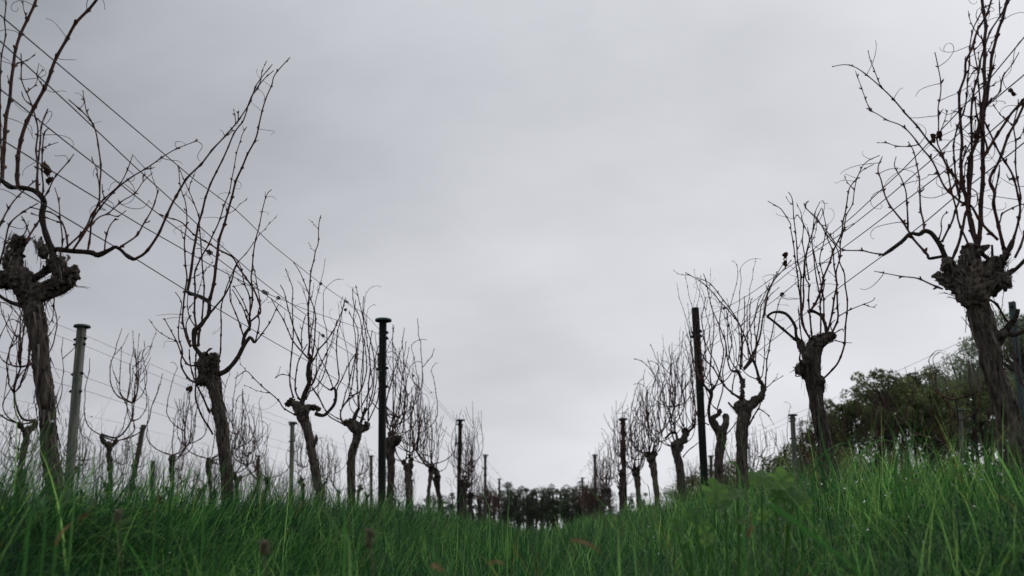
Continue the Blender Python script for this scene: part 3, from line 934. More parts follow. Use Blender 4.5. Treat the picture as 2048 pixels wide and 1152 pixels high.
traced_vine(6.4,
    trunk=[(703, 985, 18), (702, 935, 18), (705, 902, 18), (713, 881, 18), (715, 864, 22), (712, 853, 28)],
    lobes=[[(710, 856, 22), (697, 847, 14), (693, 845, 12)], [(718, 860, 20), (732, 856, 14), (737, 851, 12)], [(705, 850, 14), (700, 842, 14)]],
    arms=[[(706, 845, 9), (712, 827, 8), (719, 815, 6)], [(733, 852, 8), (731, 843, 6)], [(722, 845, 6), (728, 825, 5), (730, 815, 4)]],
    canes=[([(690, 851), (682, 839), (682, 821), (693, 803), (712, 787), (715, 775), (713, 730), (715, 685), (715, 657), (707, 641), (698, 621)], 4, 2),
           ([(684, 814), (698, 793), (706, 753), (712, 696), (707, 640), (712, 600)], 3, 2), ([(719, 814), (718, 789), (725, 764), (727, 708), (721, 640), (709, 612), (704, 578)], 3.2, 2),
           ([(721, 841), (732, 821), (736, 784), (740, 735), (734, 685), (727, 640), (718, 601), (710, 571)], 3.5, 2),
           ([(736, 843), (738, 809), (745, 787), (748, 742), (747, 708), (741, 685), (734, 659), (727, 632), (727, 593)], 3.5, 2), ([(734, 848), (752, 809), (758, 780), (756, 740), (759, 700)], 3, 2),
           ([(691, 851), (680, 845), (657, 830), (639, 796), (624, 775)], 3.5, 2), ([(722, 815), (735, 788), (744, 770), (742, 735), (738, 700), (745, 660)], 3, 2),
           ([(684, 815), (690, 790), (701, 755), (714, 700), (716, 690)], 3, 2), ([(699, 792), (716, 786), (727, 770), (733, 740), (731, 700), (724, 668)], 3, 2),
           ([(724, 826), (740, 812), (748, 790), (753, 760), (751, 720), (757, 690)], 3, 2)],
    label='left vine with a cupped two-lobed head, nearest before the tallest capped post', group=GL, seed=14, voxel=0.006, strips=30, tendrils=5, extra=5, extra_src=[(719, 815), (730, 840), (697, 845)], extra_h=0.7, leaves=[(694, 617)])

traced_vine(2.45,
    trunk=[(2036, 980, 56), (2030, 930, 54), (2022, 880, 50), (2016, 830, 50), (2005, 793, 49), (1992, 758, 46), (1983, 723, 45), (1978, 690, 47), (1969, 662, 50), (1960, 632, 52), (1953, 606, 54), (1946, 580, 60)],
    lobes=[[(1943, 590, 64), (1925, 580, 44), (1898, 566, 34), (1880, 556, 26), (1870, 552, 10)], [(1930, 570, 44), (1910, 545, 38), (1900, 530, 34)], [(1945, 575, 60), (1944, 540, 50), (1942, 515, 38), (1938, 503, 28)],
           [(1955, 575, 60), (1980, 545, 50), (1992, 532, 40)], [(1965, 580, 44), (1992, 568, 34), (2008, 560, 32), (2012, 572, 20)], [(1958, 505, 16), (1970, 492, 15)],
           [(1990, 545, 30), (2002, 530, 18), (2014, 505, 14)], [(1985, 690, 30), (1998, 674, 24), (2006, 668, 18)], [(2010, 552, 20), (2014, 560, 14)]],
    arms=[[(1898, 532, 13), (1894, 525, 12), (1883, 496, 11), (1874, 481, 10), (1862, 466, 10), (1849, 462, 10), (1838, 469, 9), (1821, 467, 7), (1805, 482, 8), (1784, 498, 8), (1765, 511, 5)],
          [(1995, 545, 15), (2003, 528, 14), (2014, 505, 12), (2020, 495, 13), (2026, 480, 8)], [(2003, 528, 13), (2010, 508, 11), (2007, 495, 10)],
          [(1985, 590, 16), (2005, 556, 12), (2027, 538, 6)], [(2015, 552, 8), (2035, 535, 8), (2050, 520, 8), (2070, 500, 7)],
          [(1995, 674, 22), (2006, 666, 17), (2018, 652, 13), (2032, 634, 10), (2036, 618, 8)], [(2008, 664, 11), (2022, 669, 10), (2034, 668, 9), (2050, 661, 8), (2075, 652, 7)],
          [(1960, 505, 9), (1975, 516, 9), (1984, 520, 6), (1984, 490, 4)], [(1893, 512, 5), (1878, 514, 6), (1858, 517, 6), (1856, 511, 6)]],
    canes=[([(1768, 509), (1730, 506), (1687, 498), (1671, 487), (1650, 460), (1628, 434), (1611, 415), (1616, 403)], 3.5, 2),
           ([(1848, 463), (1845, 428), (1838, 367), (1834, 327), (1828, 300), (1818, 284)], 5, 2.5),
           ([(1953, 495), (1946, 450), (1935, 421), (1928, 389), (1917, 364), (1894, 333), (1878, 305), (1837, 257), (1797, 209), (1768, 179), (1730, 147), (1705, 133), (1687, 130), (1666, 134)], 8, 2),
           ([(1996, 480), (1962, 443), (1942, 412), (1928, 409), (1908, 394), (1891, 375), (1876, 342), (1850, 308), (1829, 278), (1802, 253), (1778, 241), (1754, 229), (1734, 222)], 7, 2),
           ([(1955, 500), (1960, 454), (1962, 398), (1964, 330), (1967, 270), (1965, 226), (1968, 181), (1968, 135), (1969, 90), (1970, 45), (1966, 0), (1962, -50)], 11, 8),
           ([(1953, 490), (1940, 440), (1937, 400), (1942, 340), (1952, 280), (1965, 226), (1973, 196), (1978, 135), (1987, 99), (1996, 52), (2014, 7), (2028, -40)], 10, 7),
           ([(1936, 424), (1930, 385), (1924, 353), (1920, 308), (1925, 263), (1919, 214), (1926, 158), (1930, 126), (1942, 102), (1955, 65), (1975, 27), (1990, -20)], 8, 5),
           ([(1903, 522), (1917, 487), (1926, 454), (1930, 432), (1937, 410), (1944, 360), (1948, 322), (1944, 270), (1944, 203), (1957, 147), (1962, 113), (1984, 59), (2012, 7), (2020, -20)], 7, 4),
           ([(1884, 483), (1896, 458), (1905, 440), (1912, 416), (1917, 398), (1912, 348), (1910, 296), (1914, 254), (1930, 203), (1937, 135), (1944, 72), (1951, 43), (1966, 20), (1986, 8)], 5, 3),
           ([(1964, 320), (1984, 283), (2016, 240), (2025, 226), (2048, 199), (2070, 170)], 8, 6),
           ([(2007, 495), (1996, 443), (1986, 409), (1987, 387), (1978, 366), (1980, 351), (1998, 319), (2016, 274), (2034, 240), (2048, 210), (2066, 170)], 8, 6),
           ([(2022, 490), (2032, 457), (2040, 421), (2036, 393), (2027, 351), (2002, 312), (1984, 278), (1971, 256), (1960, 230)], 6, 4),
           ([(2040, 420), (2042, 384), (2035, 342), (2032, 296), (2030, 251), (2036, 200)], 4, 3), ([(1999, 446), (2011, 427), (2027, 414), (2043, 408), (2060, 410)], 4, 3),
           ([(1878, 478), (1882, 461), (1881, 441), (1887, 427), (1895, 423)], 3.5, 2),
           ([(1938, 492), (1926, 466), (1917, 443), (1912, 414), (1903, 380), (1894, 337), (1876, 285), (1877, 260), (1874, 219), (1880, 181), (1877, 133), (1869, 105)], 5, 2.5),
           ([(1968, 235), (1975, 212), (1996, 185), (2005, 156), (2023, 129), (2037, 105)], 5, 2.5), ([(1885, 578), (1861, 568), (1830, 556), (1794, 549), (1768, 546), (1749, 541)], 5, 2),
           ([(1856, 511), (1834, 487), (1816, 461), (1789, 420), (1770, 388), (1764, 359), (1758, 340), (1758, 324), (1765, 312)], 7, 2.5),
           ([(1816, 461), (1814, 407), (1813, 380), (1805, 359), (1789, 335), (1794, 313)], 4.5, 2), ([(1965, 590), (1993, 611), (2009, 634), (2020, 645)], 6, 5),
           ([(1958, 500), (1958, 550), (1968, 585)], 5, 4), ([(1938, 376), (1952, 384), (1950, 410), (1937, 422)], 3, 2), ([(1988, 400), (1996, 350), (1996, 330)], 5, 3),
           ([(2030, 515), (2046, 480), (2060, 420), (2058, 340), (2050, 260), (2062, 180), (2070, 90)], 6, 4), ([(1948, 300), (1955, 255), (1960, 215), (1957, 165), (1950, 90)], 5, 3),
           ([(1975, 300), (1965, 262), (1955, 235), (1948, 200), (1943, 176)], 5, 3), ([(1919, 384), (1925, 330), (1944, 280), (1965, 240)], 4, 3)],
    label='biggest right vine with a broad shaggy head, twisted trunk and a dense sheaf of shoots', group=GR, seed=21, voxel=0.0034, twist=5.0, strips=80, tendrils=44,
    leaves=[(1872, 268), (1884, 262), (2022, 175), (1945, 262)])

traced_vine(3.8,
    trunk=[(1660, 975, 36), (1656, 930, 35), (1650, 894, 34), (1643, 854, 31), (1636, 827, 31), (1631, 787, 33), (1626, 760, 36), (1623, 735, 38), (1626, 705, 38), (1635, 688, 35), (1648, 676, 30), (1663, 671, 20)],
    lobes=[[(1615, 748, 28), (1600, 735, 20), (1596, 745, 14)], [(1612, 715, 16), (1604, 698, 14), (1600, 684, 14), (1592, 676, 11)], [(1610, 730, 16), (1604, 724, 12)], [(1664, 676, 18), (1668, 668, 12)], [(1644, 780, 14), (1640, 760, 20)]],
    arms=[[(1596, 680, 8), (1592, 670, 6), (1590, 652, 6), (1577, 632, 6), (1565, 625, 6), (1550, 624, 5), (1540, 628, 5), (1534, 634, 6)], [(1594, 680, 7), (1588, 677, 6), (1569, 661, 5), (1545, 641, 5), (1534, 633, 5)],
          [(1654, 668, 7), (1652, 655, 6), (1644, 634, 6), (1632, 625, 6), (1623, 622, 7), (1615, 624, 8)]],
    canes=[([(1530, 631), (1533, 605), (1536, 583), (1548, 561), (1561, 534), (1567, 525)], 3, 2),
           ([(1620, 677), (1605, 648), (1600, 609), (1597, 560), (1592, 527), (1588, 490), (1583, 458), (1582, 449), (1572, 433), (1561, 417), (1547, 409), (1534, 402)], 5, 2),
           ([(1622, 680), (1609, 657), (1602, 619), (1600, 571), (1600, 548), (1593, 503), (1590, 458), (1587, 429), (1583, 397), (1576, 385)], 5, 2),
           ([(1624, 676), (1620, 644), (1617, 602), (1617, 569), (1611, 555), (1609, 514), (1607, 469), (1605, 447), (1594, 429)], 4.5, 2),
           ([(1605, 621), (1608, 592), (1607, 567), (1610, 526), (1617, 492), (1624, 463), (1633, 435), (1643, 415)], 4.5, 2),
           ([(1620, 622), (1632, 605), (1644, 573), (1652, 545), (1664, 508), (1683, 467), (1687, 444), (1692, 420), (1696, 384), (1703, 368), (1714, 352), (1721, 336), (1728, 327), (1741, 318), (1760, 312)], 6, 2),
           ([(1654, 668), (1665, 628), (1671, 582), (1673, 548), (1680, 514), (1683, 481), (1692, 440), (1701, 413), (1708, 384), (1713, 356), (1723, 341), (1747, 329)], 5, 2),
           ([(1663, 668), (1676, 632), (1673, 582), (1671, 548), (1668, 512), (1664, 496), (1655, 476), (1649, 444), (1644, 417)], 5, 2),
           ([(1678, 632), (1715, 615), (1743, 602), (1748, 594)], 3, 1.8),
           ([(1644, 759), (1659, 746), (1677, 725), (1688, 690), (1693, 644), (1695, 613), (1692, 571), (1689, 548), (1680, 526), (1676, 503), (1655, 472), (1635, 438), (1619, 424), (1610, 413), (1617, 403)], 5, 2),
           ([(1641, 670), (1642, 623), (1636, 577), (1631, 526), (1626, 492), (1625, 463), (1631, 426), (1641, 405)], 4, 2), ([(1651, 668), (1648, 623), (1642, 571), (1633, 530), (1628, 500)], 4, 2.5),
           ([(1669, 680), (1690, 684), (1705, 688)], 3, 1.5), ([(1599, 721), (1602, 686), (1600, 655), (1597, 620)], 3.5, 2.5), ([(1672, 665), (1680, 659), (1688, 658), (1687, 664)], 2.5, 1.5),
           ([(1600, 752), (1594, 752), (1590, 750)], 3, 2), ([(1640, 610), (1648, 570), (1640, 520), (1650, 480), (1657, 450)], 3.5, 2), ([(1618, 560), (1612, 520), (1619, 480), (1616, 455)], 3, 2), ([(1666, 665), (1663, 650), (1672, 640)], 3, 2)],
    label='right vine bent over at the top like a hook with fine upright shoots', group=GR, seed=22, voxel=0.0042, strips=90, tendrils=18, leaves=[(1576, 505), (1572, 520)])

traced_vine(5.8,
    trunk=[(1484, 955, 24), (1484, 900, 24), (1484, 864, 26), (1488, 830, 30), (1486, 814, 34)],
    lobes=[[(1480, 818, 26), (1474, 808, 14)], [(1494, 815, 28), (1508, 805, 20), (1521, 794, 15), (1527, 778, 10), (1521, 763, 10), (1517, 757, 8)], [(1485, 805, 16), (1484, 787, 10), (1486, 769, 11), (1485, 758, 8)]],
    arms=[[(1486, 770, 8), (1480, 752, 6), (1475, 744, 6), (1464, 742, 4)], [(1518, 758, 6), (1513, 738, 5), (1506, 721, 6), (1498, 728, 5), (1488, 740, 4)]],
    canes=[([(1475, 741), (1462, 741), (1455, 719), (1451, 685), (1442, 660), (1430, 633), (1419, 601), (1414, 574), (1407, 546)], 4, 2),
           ([(1480, 740), (1482, 696), (1481, 655), (1466, 633), (1439, 601), (1414, 574), (1392, 558), (1370, 545)], 4, 2),
           ([(1503, 719), (1498, 701), (1487, 667), (1475, 640), (1453, 608), (1430, 579), (1412, 563), (1392, 554)], 4, 2),
           ([(1487, 737), (1500, 719), (1518, 678), (1527, 633), (1534, 594), (1543, 567), (1562, 544), (1584, 520)], 5, 2),
           ([(1507, 719), (1516, 664), (1521, 617), (1539, 579), (1554, 543)], 4, 2), ([(1480, 701), (1498, 660), (1516, 619), (1541, 565)], 3, 2),
           ([(1531, 782), (1532, 737), (1539, 692), (1548, 644), (1557, 606), (1566, 588), (1575, 581)], 4, 2), ([(1506, 721), (1500, 655), (1500, 606), (1504, 596)], 3, 2),
           ([(1484, 735), (1484, 687), (1489, 646), (1488, 594)], 3.5, 2), ([(1487, 803), (1466, 787), (1446, 767), (1428, 740), (1408, 714), (1392, 687), (1381, 653)], 5, 2),
           ([(1496, 803), (1462, 783), (1444, 760), (1430, 723), (1417, 701), (1405, 667)], 4, 2), ([(1498, 850), (1508, 830), (1518, 815), (1521, 805)], 4, 3), ([(1515, 818), (1525, 822), (1540, 833)], 3, 2),
           ([(1530, 776), (1548, 763), (1560, 755), (1566, 750)], 2.5, 1.5), ([(1475, 822), (1465, 815), (1457, 805)], 5, 4), ([(1464, 790), (1470, 740), (1478, 720), (1480, 690)], 3, 2),
           ([(1457, 720), (1463, 680), (1458, 650), (1452, 620)], 3, 2), ([(1511, 735), (1512, 690), (1508, 650), (1514, 610), (1524, 590)], 3, 2)],
    label='right vine with a claw-shaped head open to the sky, pale snapped spur', group=GR, seed=23, voxel=0.0052, strips=40, tendrils=8, extra=5, extra_src=[(1484, 745), (1518, 760), (1500, 720)], extra_h=0.6)

traced_vine(6.6,
    trunk=[(1437, 960, 18), (1437, 930, 18), (1439, 905, 20), (1443, 878, 22), (1441, 862, 22)],
    lobes=[[(1438, 866, 16), (1430, 848, 14), (1426, 834, 12), (1436, 830, 11), (1440, 822, 9)], [(1446, 862, 16), (1452, 845, 13), (1451, 830, 12)]],
    arms=[[(1432, 864, 6), (1420, 842, 6), (1418, 814, 6), (1423, 790, 7), (1422, 782, 8), (1430, 772, 6)], [(1422, 786, 6), (1412, 775, 5), (1405, 765, 4)]],
    canes=[([(1430, 772), (1441, 745), (1446, 700), (1438, 650), (1445, 600)], 3.5, 2), ([(1408, 768), (1404, 730), (1411, 690), (1404, 640), (1412, 596)], 3.5, 2),
           ([(1434, 820), (1441, 795), (1446, 765), (1445, 740), (1452, 700), (1447, 660)], 3.5, 2), ([(1424, 780), (1419, 740), (1425, 690), (1428, 640), (1420, 605)], 3.5, 2),
           ([(1418, 850), (1405, 842), (1397, 835), (1390, 815), (1384, 780)], 3, 2), ([(1452, 870), (1470, 848), (1478, 830)], 3, 2)],
    label='slender forked right vine just beyond the tall square-topped post', group=GR, seed=24, voxel=0.006, strips=26, tendrils=4, extra=10, extra_src=[(1430, 772), (1405, 765), (1438, 822)], extra_h=0.75)

traced_vine(8.5,
    trunk=[(1366, 985, 18), (1363, 964, 18), (1358, 927, 18), (1351, 901, 18), (1355, 887, 20), (1370, 880, 15)],
    lobes=[[(1368, 878, 14), (1373, 863, 13), (1366, 861, 9)], [(1348, 896, 14), (1345, 888, 10)]],
    arms=[[(1376, 864, 5), (1388, 852, 5), (1389, 842, 4)], [(1354, 880, 5), (1352, 868, 5), (1342, 866, 5), (1330, 878, 4)]],
    canes=[([(1366, 914), (1376, 902), (1388, 893), (1400, 884)], 3, 2), ([(1374, 862), (1390, 850), (1389, 800), (1382, 750), (1385, 700), (1372, 668)], 3, 1.8),
           ([(1352, 866), (1330, 800), (1316, 765), (1300, 738), (1284, 722), (1268, 717)], 3, 1.8)],
    label='right vine with a bent elbow head, dense fan of shoots left of the square-topped post', group=GR, seed=25, voxel=0.007, strips=20, tendrils=3, extra=20, extra_src=[(1352, 868), (1342, 868), (1372, 860), (1386, 852)], extra_h=0.82)

# ------------------------------------------------------------------ prototype vines for the rest of the rows
def make_proto(seed, voxel=0.008, ncane=24, style=0, fine=True):
    """meshes of one vine about its foot: trunk, arms, canes"""
    rnd = random.Random(seed)
    H = rnd.uniform(0.60, 0.69)
    lean = rnd.uniform(-.10, .10)
    bend = rnd.uniform(-.07, .07)
    TP = [Vector((0, lean * t + bend * math.sin(t * PI * 1.3), -0.10 + (H + .10) * t)) + Vector((rnd.uniform(-.01, .01), 0, 0)) for t in (0, .25, .5, .75, .9, 1)]
    r = rnd.uniform(0.026, 0.033) * (.72 if style else 1)
    if style: lean *= 2.2; bend *= 1.6; H *= rnd.uniform(.82, 1.02)
    TR = [r * 1.2, r * 1.05, r * .95, r * 1.0, r * 1.4, r * 1.35]
    ts = [(TP, TR)]
    tips = []
    for k in range(rnd.choice((2, 3, 3))):
        s = (1, -1, rnd.choice((1, -1)))[k]
        a = Vector((rnd.uniform(-.05, .05), s * rnd.uniform(.03, .10), rnd.uniform(0.01, .11)))
        e = TP[-1] + a
        ts.append(([TP[-2].lerp(TP[-1], .6), TP[-1] + a * .6 + Vector((0, 0, -.02)), e], [r * 1.1, r * rnd.uniform(.7, 1.2), r * rnd.uniform(.7, 1.3)]))
        tips.append(e)
    if rnd.random() < .5:
        p = TP[2] + Vector((0, rnd.choice((-1, 1)) * r * .7, .03)); ts.append(([TP[2], p], [r * .9, r * .8]))
    TOPZ[0] = TP[-1].z - .12
    parts = [('trunk', organic('trunk', ts, voxel, amp=0.004, fib=45, lump=0.015, seed=seed), M['bark'])]
    V, Fc = bark_strips(TP, TR, 26, rnd, 1.6)
    arms = []
    for k in range(2):
        if rnd.random() < .8:
            s = rnd.choice((-1, 1)); L = rnd.uniform(.08, .30) * (1.7 if style else 1)
            st = rnd.choice(tips)
            pts = [st, st + Vector((rnd.uniform(-.03, .03), s * L * .5, rnd.uniform(-.02, .05))), st + Vector((rnd.uniform(-.05, .05), s * L * .85, L * .35)), st + Vector((rnd.uniform(-.06, .06), s * L, L * .75))]
            P, idx = catmull(pts, .015)
            V, Fc = [], []
            tube(V, Fc, P, [(0.009 - .004 * i / len(P)) * (1 + .2 * noise.noise(q * 50)) for i, q in enumerate(P)], 6)
            parts.append(('arm', mesh_of('arm', V, Fc), M['arm']))
            arms += [P[-1], P[int(len(P) * .7)], P[-1]]
    src = tips * 3 + arms * 3
    canes = []
    for k in range(ncane):
        s = rnd.choice(src)
        V, Fc = [], []
        L = rnd.uniform(.35, .80) if rnd.random() < .88 else rnd.uniform(.75, .95)
        if style: L *= .82
        a = rnd.uniform(0, 2 * PI)
        pts = grow_pts(s, rnd, L, 0.27, a)
        cane_geo(V, Fc, pts, rnd.uniform(.0040, .0058) * (1.12 if style else 1), 0.0025, rnd, node=.07, step=.028, sides=4, buds=fine, zig=1.5)
        for _ in range(2):
            if rnd.random() < .5:
                i = rnd.randrange(3, 7); q = pts[i]; a = rnd.uniform(0, 2 * PI); ln = rnd.uniform(.1, .35)
                d = Vector((math.cos(a) * .8, math.sin(a) * .8, 1.0)).normalized()
                cane_geo(V, Fc, [q, q + d * ln * .5, q + d * ln * .8 + Vector((0, 0, ln * .25))], .0031, .0021, rnd, node=.06, step=.028, sides=4, buds=fine)
        canes.append(mesh_of('cane', V, Fc))
    parts += [('cane', c, M['cane']) for c in canes]
    for nme, me, mt in parts:
        if not me.materials: me.materials.append(mt)
        me.polygons.foreach_set('use_smooth', [True] * len(me.polygons))
    return [(n_, me) for n_, me, mt in parts]

PROTO = [make_proto(100 + i, ncane=16 + (i * 5) % 14) for i in range(7)]
THIN = [make_proto(150 + i, ncane=13 + (i * 4) % 9, style=1) for i in range(6)]
FARP = [make_proto(200 + i, voxel=.014, ncane=22, fine=False) for i in range(4)]
def merge_far(parts):
    V, Fc, mats = [], [], []
    for n_, me in parts:
        o = len(V)
        V += [v.co.copy() for v in me.vertices]
        Fc += [tuple(o + i for i in p.vertices) for p in me.polygons]
        mats += [1 if n_ == 'cane' else 0] * len(me.polygons)
    m = mesh_of('far_vine', V, Fc)
    m.materials.append(M['bark']); m.materials.append(M['cane'])
    m.polygons.foreach_set('material_index', mats)
    m.polygons.foreach_set('use_smooth', [True] * len(mats))
    return m
FARM = [merge_far(p) for p in FARP]

def place_vine(x, y, label, group, k, rot, sc, far=False, z=None, hz=1.0, thin=False):
    loc = Vector((x, y, ground_z(x, y) if z is None else z))
    if far:
        o = bpy.data.objects.new('grapevine', FARM[k % len(FARM)])
        COL.objects.link(o); o.location = loc
    else:
        o = empty('grapevine', loc)
        for n_, me in (THIN[k % len(THIN)] if thin else PROTO[k % len(PROTO)]):
            c = bpy.data.objects.new(n_, me)
            COL.objects.link(c); c.parent = o
    o.rotation_euler = (0, 0, rot)
    if y > 12 and abs(x) < 2: hz *= max(.60, 1 - .030 * (y - 12))
    o.scale = (sc, sc, sc * hz)
    tag(o, label, 'grapevine', group)
    return o

rv = random.Random(5)
def spread_row(ys, X, rowname, group, far_after, start_ord, hz=1.0):
    for i, y in enumerate(ys):
        k = rv.randrange(7)
        thin = 'near' not in rowname or rv.random() < .2
        far = y > far_after
        x = X + rv.uniform(-.07, .07)
        rot = rv.choice((0, PI)) + rv.uniform(-.35, .35)
        if far:
            lab = 'far small bare vines merging into brown twigs at the end of the %s' % rowname
        else:
            lab = 'bare vine, %s from the front in the %s' % (ORD[min(i + start_ord, len(ORD) - 1)], rowname)
        place_vine(x, y, lab, group if not far else 'far vines at the end of the %s' % rowname, k, rot, rv.uniform(.94, 1.04), far, hz=hz * rv.uniform(.9, 1.06), thin=thin)

# near left row from the tall post on, near right row from the elbow vine on
def at_px(px, X):
    r = ray(px, 940)
    return X / r.x * r.y
yl = [at_px(p, LX) for p in (787, 829, 871, 889, 915)] + [15.9 + 1.5 * i for i in range(10)]
spread_row(yl, LX, 'near left row', GL, 24, 4)
yr = [at_px(p, RX) for p in (1343, 1312, 1284, 1253)] + [15.2 + 1.5 * i for i in range(10)]
spread_row(yr, RX, 'near right row', GR, 24, 5)
G2 = 'vines of the second left row'
y2 = [6.7, 8.05, 9.5, 10.8, 12.1, 13.3, 14.9, 16.4, 17.9, 19.4, 20.9, 22.6, 24.2, 25.8, 27.4]
spread_row(y2, -3.54, 'second left row', G2, 26, 0)
spread_row([10.2 + 1.15 * i for i in range(16)], -5.9, 'third left row', 'vines of the third left row', 23, 0, .95)
spread_row([14.5 + 1.2 * i for i in range(13)], -8.26, 'fourth left row', 'vines of the fourth left row', 19, 0, .95)
spread_row([6.3 + 1.5 * i for i in range(14)], 3.54, 'second right row', 'vines of the second right row', 24, 0)
spread_row([11.5 + 1.6 * i for i in range(8)], 5.9, 'third right row', 'vines of the third right row', 20, 0)

# ------------------------------------------------------------------ trees
def quads_mesh(name, C, U, Wv, tint):
    """C centres (n,3), U and Wv half-axes (n,3): n leaf quads with a tint per point"""
    n = len(C)
    V = np.empty((n, 4, 3))
    V[:, 0] = C - U; V[:, 1] = C + Wv * .9; V[:, 2] = C + U; V[:, 3] = C - Wv * .9
    me = bpy.data.meshes.new(name)
    me.vertices.add(4 * n); me.vertices.foreach_set('co', V.ravel())
    me.loops.add(4 * n); me.loops.foreach_set('vertex_index', np.arange(4 * n, dtype=np.int32))
    me.polygons.add(n)
    me.polygons.foreach_set('loop_start', np.arange(0, 4 * n, 4, dtype=np.int32))
    me.polygons.foreach_set('loop_total', np.full(n, 4, dtype=np.int32))
    me.update()
    at = me.attributes.new('tint', 'FLOAT', 'POINT')
    at.data.foreach_set('value', np.repeat(tint, 4))
    return me

def tree_meshes(seed, H, crown_r, crown_lo, nclump, nleaf, leaf, clump_r=0.16, trunks=1, droop=0.0, flat=1.0):
    rg = np.random.RandomState(seed); rnd = random.Random(seed)
    V, Fc = [], []
    top = H * .96
    cl = []
    cz0, cz1 = H * crown_lo, H
    cc = (cz0 + cz1) / 2; rz = (cz1 - cz0) / 2
    for _ in range(nclump):
        while True:
            p = Vector((rnd.uniform(-1, 1), rnd.uniform(-1, 1), rnd.uniform(-1, 1)))
            if .35 < p.length < 1.0: break
        s = 1 + 0.25 * noise.noise(p * 2 + Vector((seed, 0, 0)))
        c = Vector((p.x * crown_r * s, p.y * crown_r * s, cc + p.z * rz * s * flat))
        cl.append((c, rnd.uniform(.6, 1.25) * clump_r * crown_r * 2))
    for k in range(trunks):
        bx = Vector((rnd.uniform(-1, 1), rnd.uniform(-1, 1), 0)) * (crown_r * .28 if trunks > 1 else 0)
        r = H * .017 * rnd.uniform(.7, 1.1)
        P = [bx + Vector((0, 0, -1.0)), bx * 1.05 + Vector((0, 0, H * .2)), bx * 1.2 + Vector((rnd.uniform(-.2, .2), rnd.uniform(-.2, .2), H * .45)), bx + Vector((rnd.uniform(-.4, .4), 0, H * .7)), Vector((bx.x * .8, bx.y * .8, H * .9))]
        Q, idx = catmull(P, H * .06)
        tube(V, Fc, Q, [r * (1.15 - .9 * i / len(Q)) for i in range(len(Q))], 7)
        for j, (c, cr) in enumerate(cl):
            if j % trunks != k: continue
            q = min(Q, key=lambda a: (a - (c - Vector((0, 0, H * .15)))).length)
            m = q.lerp(c, .5) + Vector((0, 0, -H * .01))
            B, _ = catmull([q, m, c], H * .05)
            tube(V, Fc, B, [r * .38 * (1 - .75 * i / len(B)) for i in range(len(B))], 4)
    trunk = mesh_of('trunk', V, Fc); trunk.materials.append(M['treebark'])
    per = nleaf // nclump
    Cs = []; T = []
    for c, cr in cl:
        m = int(per * rg.uniform(.6, 1.4))
        d = rg.normal(size=(m, 3)); d /= np.linalg.norm(d, axis=1)[:, None]
        rr = cr * rg.uniform(.35, 1.0, m) ** .6
        q = d * rr[:, None]
        q[:, 2] *= .8
        q[:, 2] -= droop * rr * rg.uniform(0, 1, m)
        Cs.append(q + np.array(c)); T.append(np.clip(rg.normal(.45 + rg.uniform(-.2, .2), .2, m), 0, 1))
    C = np.concatenate(Cs); T = np.concatenate(T)
    n = len(C)
    U = rg.normal(size=(n, 3)); U[:, 2] -= droop * 1.5
    U /= np.linalg.norm(U, axis=1)[:, None]
    X = rg.normal(size=(n, 3)); X -= (X * U).sum(1)[:, None] * U; X /= np.linalg.norm(X, axis=1)[:, None]
    sz = leaf * rg.uniform(.6, 1.3, n)[:, None]
    return trunk, quads_mesh('crown', C, U * sz, X * sz * .42, T)

def plant_tree(meshes, x, y, z, sc, rot, mat, label, group, name='gum_tree', hz=1.0):
    tr, cr = meshes
    if not cr.materials: cr.materials.append(mat)
    root = empty(name, (x, y, z)); root.rotation_euler = (0, 0, rot); root.scale = (sc, sc, sc * hz)
    for n_, me in (('trunk', tr), ('crown', cr)):
        o = bpy.data.objects.new(n_, me); COL.objects.link(o); o.parent = root
        if n_ == 'crown': o['kind'] = 'stuff'
    tag(root, label, 'tree', group)

rt = random.Random(9)
GUM = [tree_meshes(300 + i, 17.0, 2.1 + .4 * (i % 3), .50, 24, 2000, .19, .18, trunks=3) for i in range(5)]
gums = []
k = 0
# photo x of each crown of the far wood, its top
for px, py in [(1002, 978), (1018, 958), (1031, 972), (1043, 968), (1054, 972), (1066, 966), (1076, 972), (1088, 968), (1101, 964), (1113, 974), (1127, 966), (1137, 965), (1149, 972), (1162, 958), (1174, 968), (1186, 974), (1199, 972), (1213, 976)]:
    gums.append((px, py, 175 + rt.uniform(-8, 8), 'tall gum tree'))
gl = ['leftmost, its crown clear of the twigs', 'feathery domed crown above its neighbours', 'narrow crown', 'rounded crown', 'small crown', 'broad crown', 'slim crown', 'crown left of the middle gap',
      'widest rounded crown', 'low crown at the gap', 'crown right of the gap', 'dark dense crown', 'flat crown', 'highest crown beside the right-hand twigs', 'crown behind brown twigs', 'low crown behind twigs', 'half-hidden crown', 'rightmost hidden crown']
for i, (px, py, d, _) in enumerate(gums):
    top = W(px, py, d)
    gz = ground_z(top.x, d)
    h = top.z - gz
    plant_tree(GUM[i % 5], top.x, d, gz, h / 17.0 * .98, rt.uniform(0, 6), M['gum'], 'distant gum tree in the wood between the rows, %s' % gl[i], 'gum trees of the distant wood')
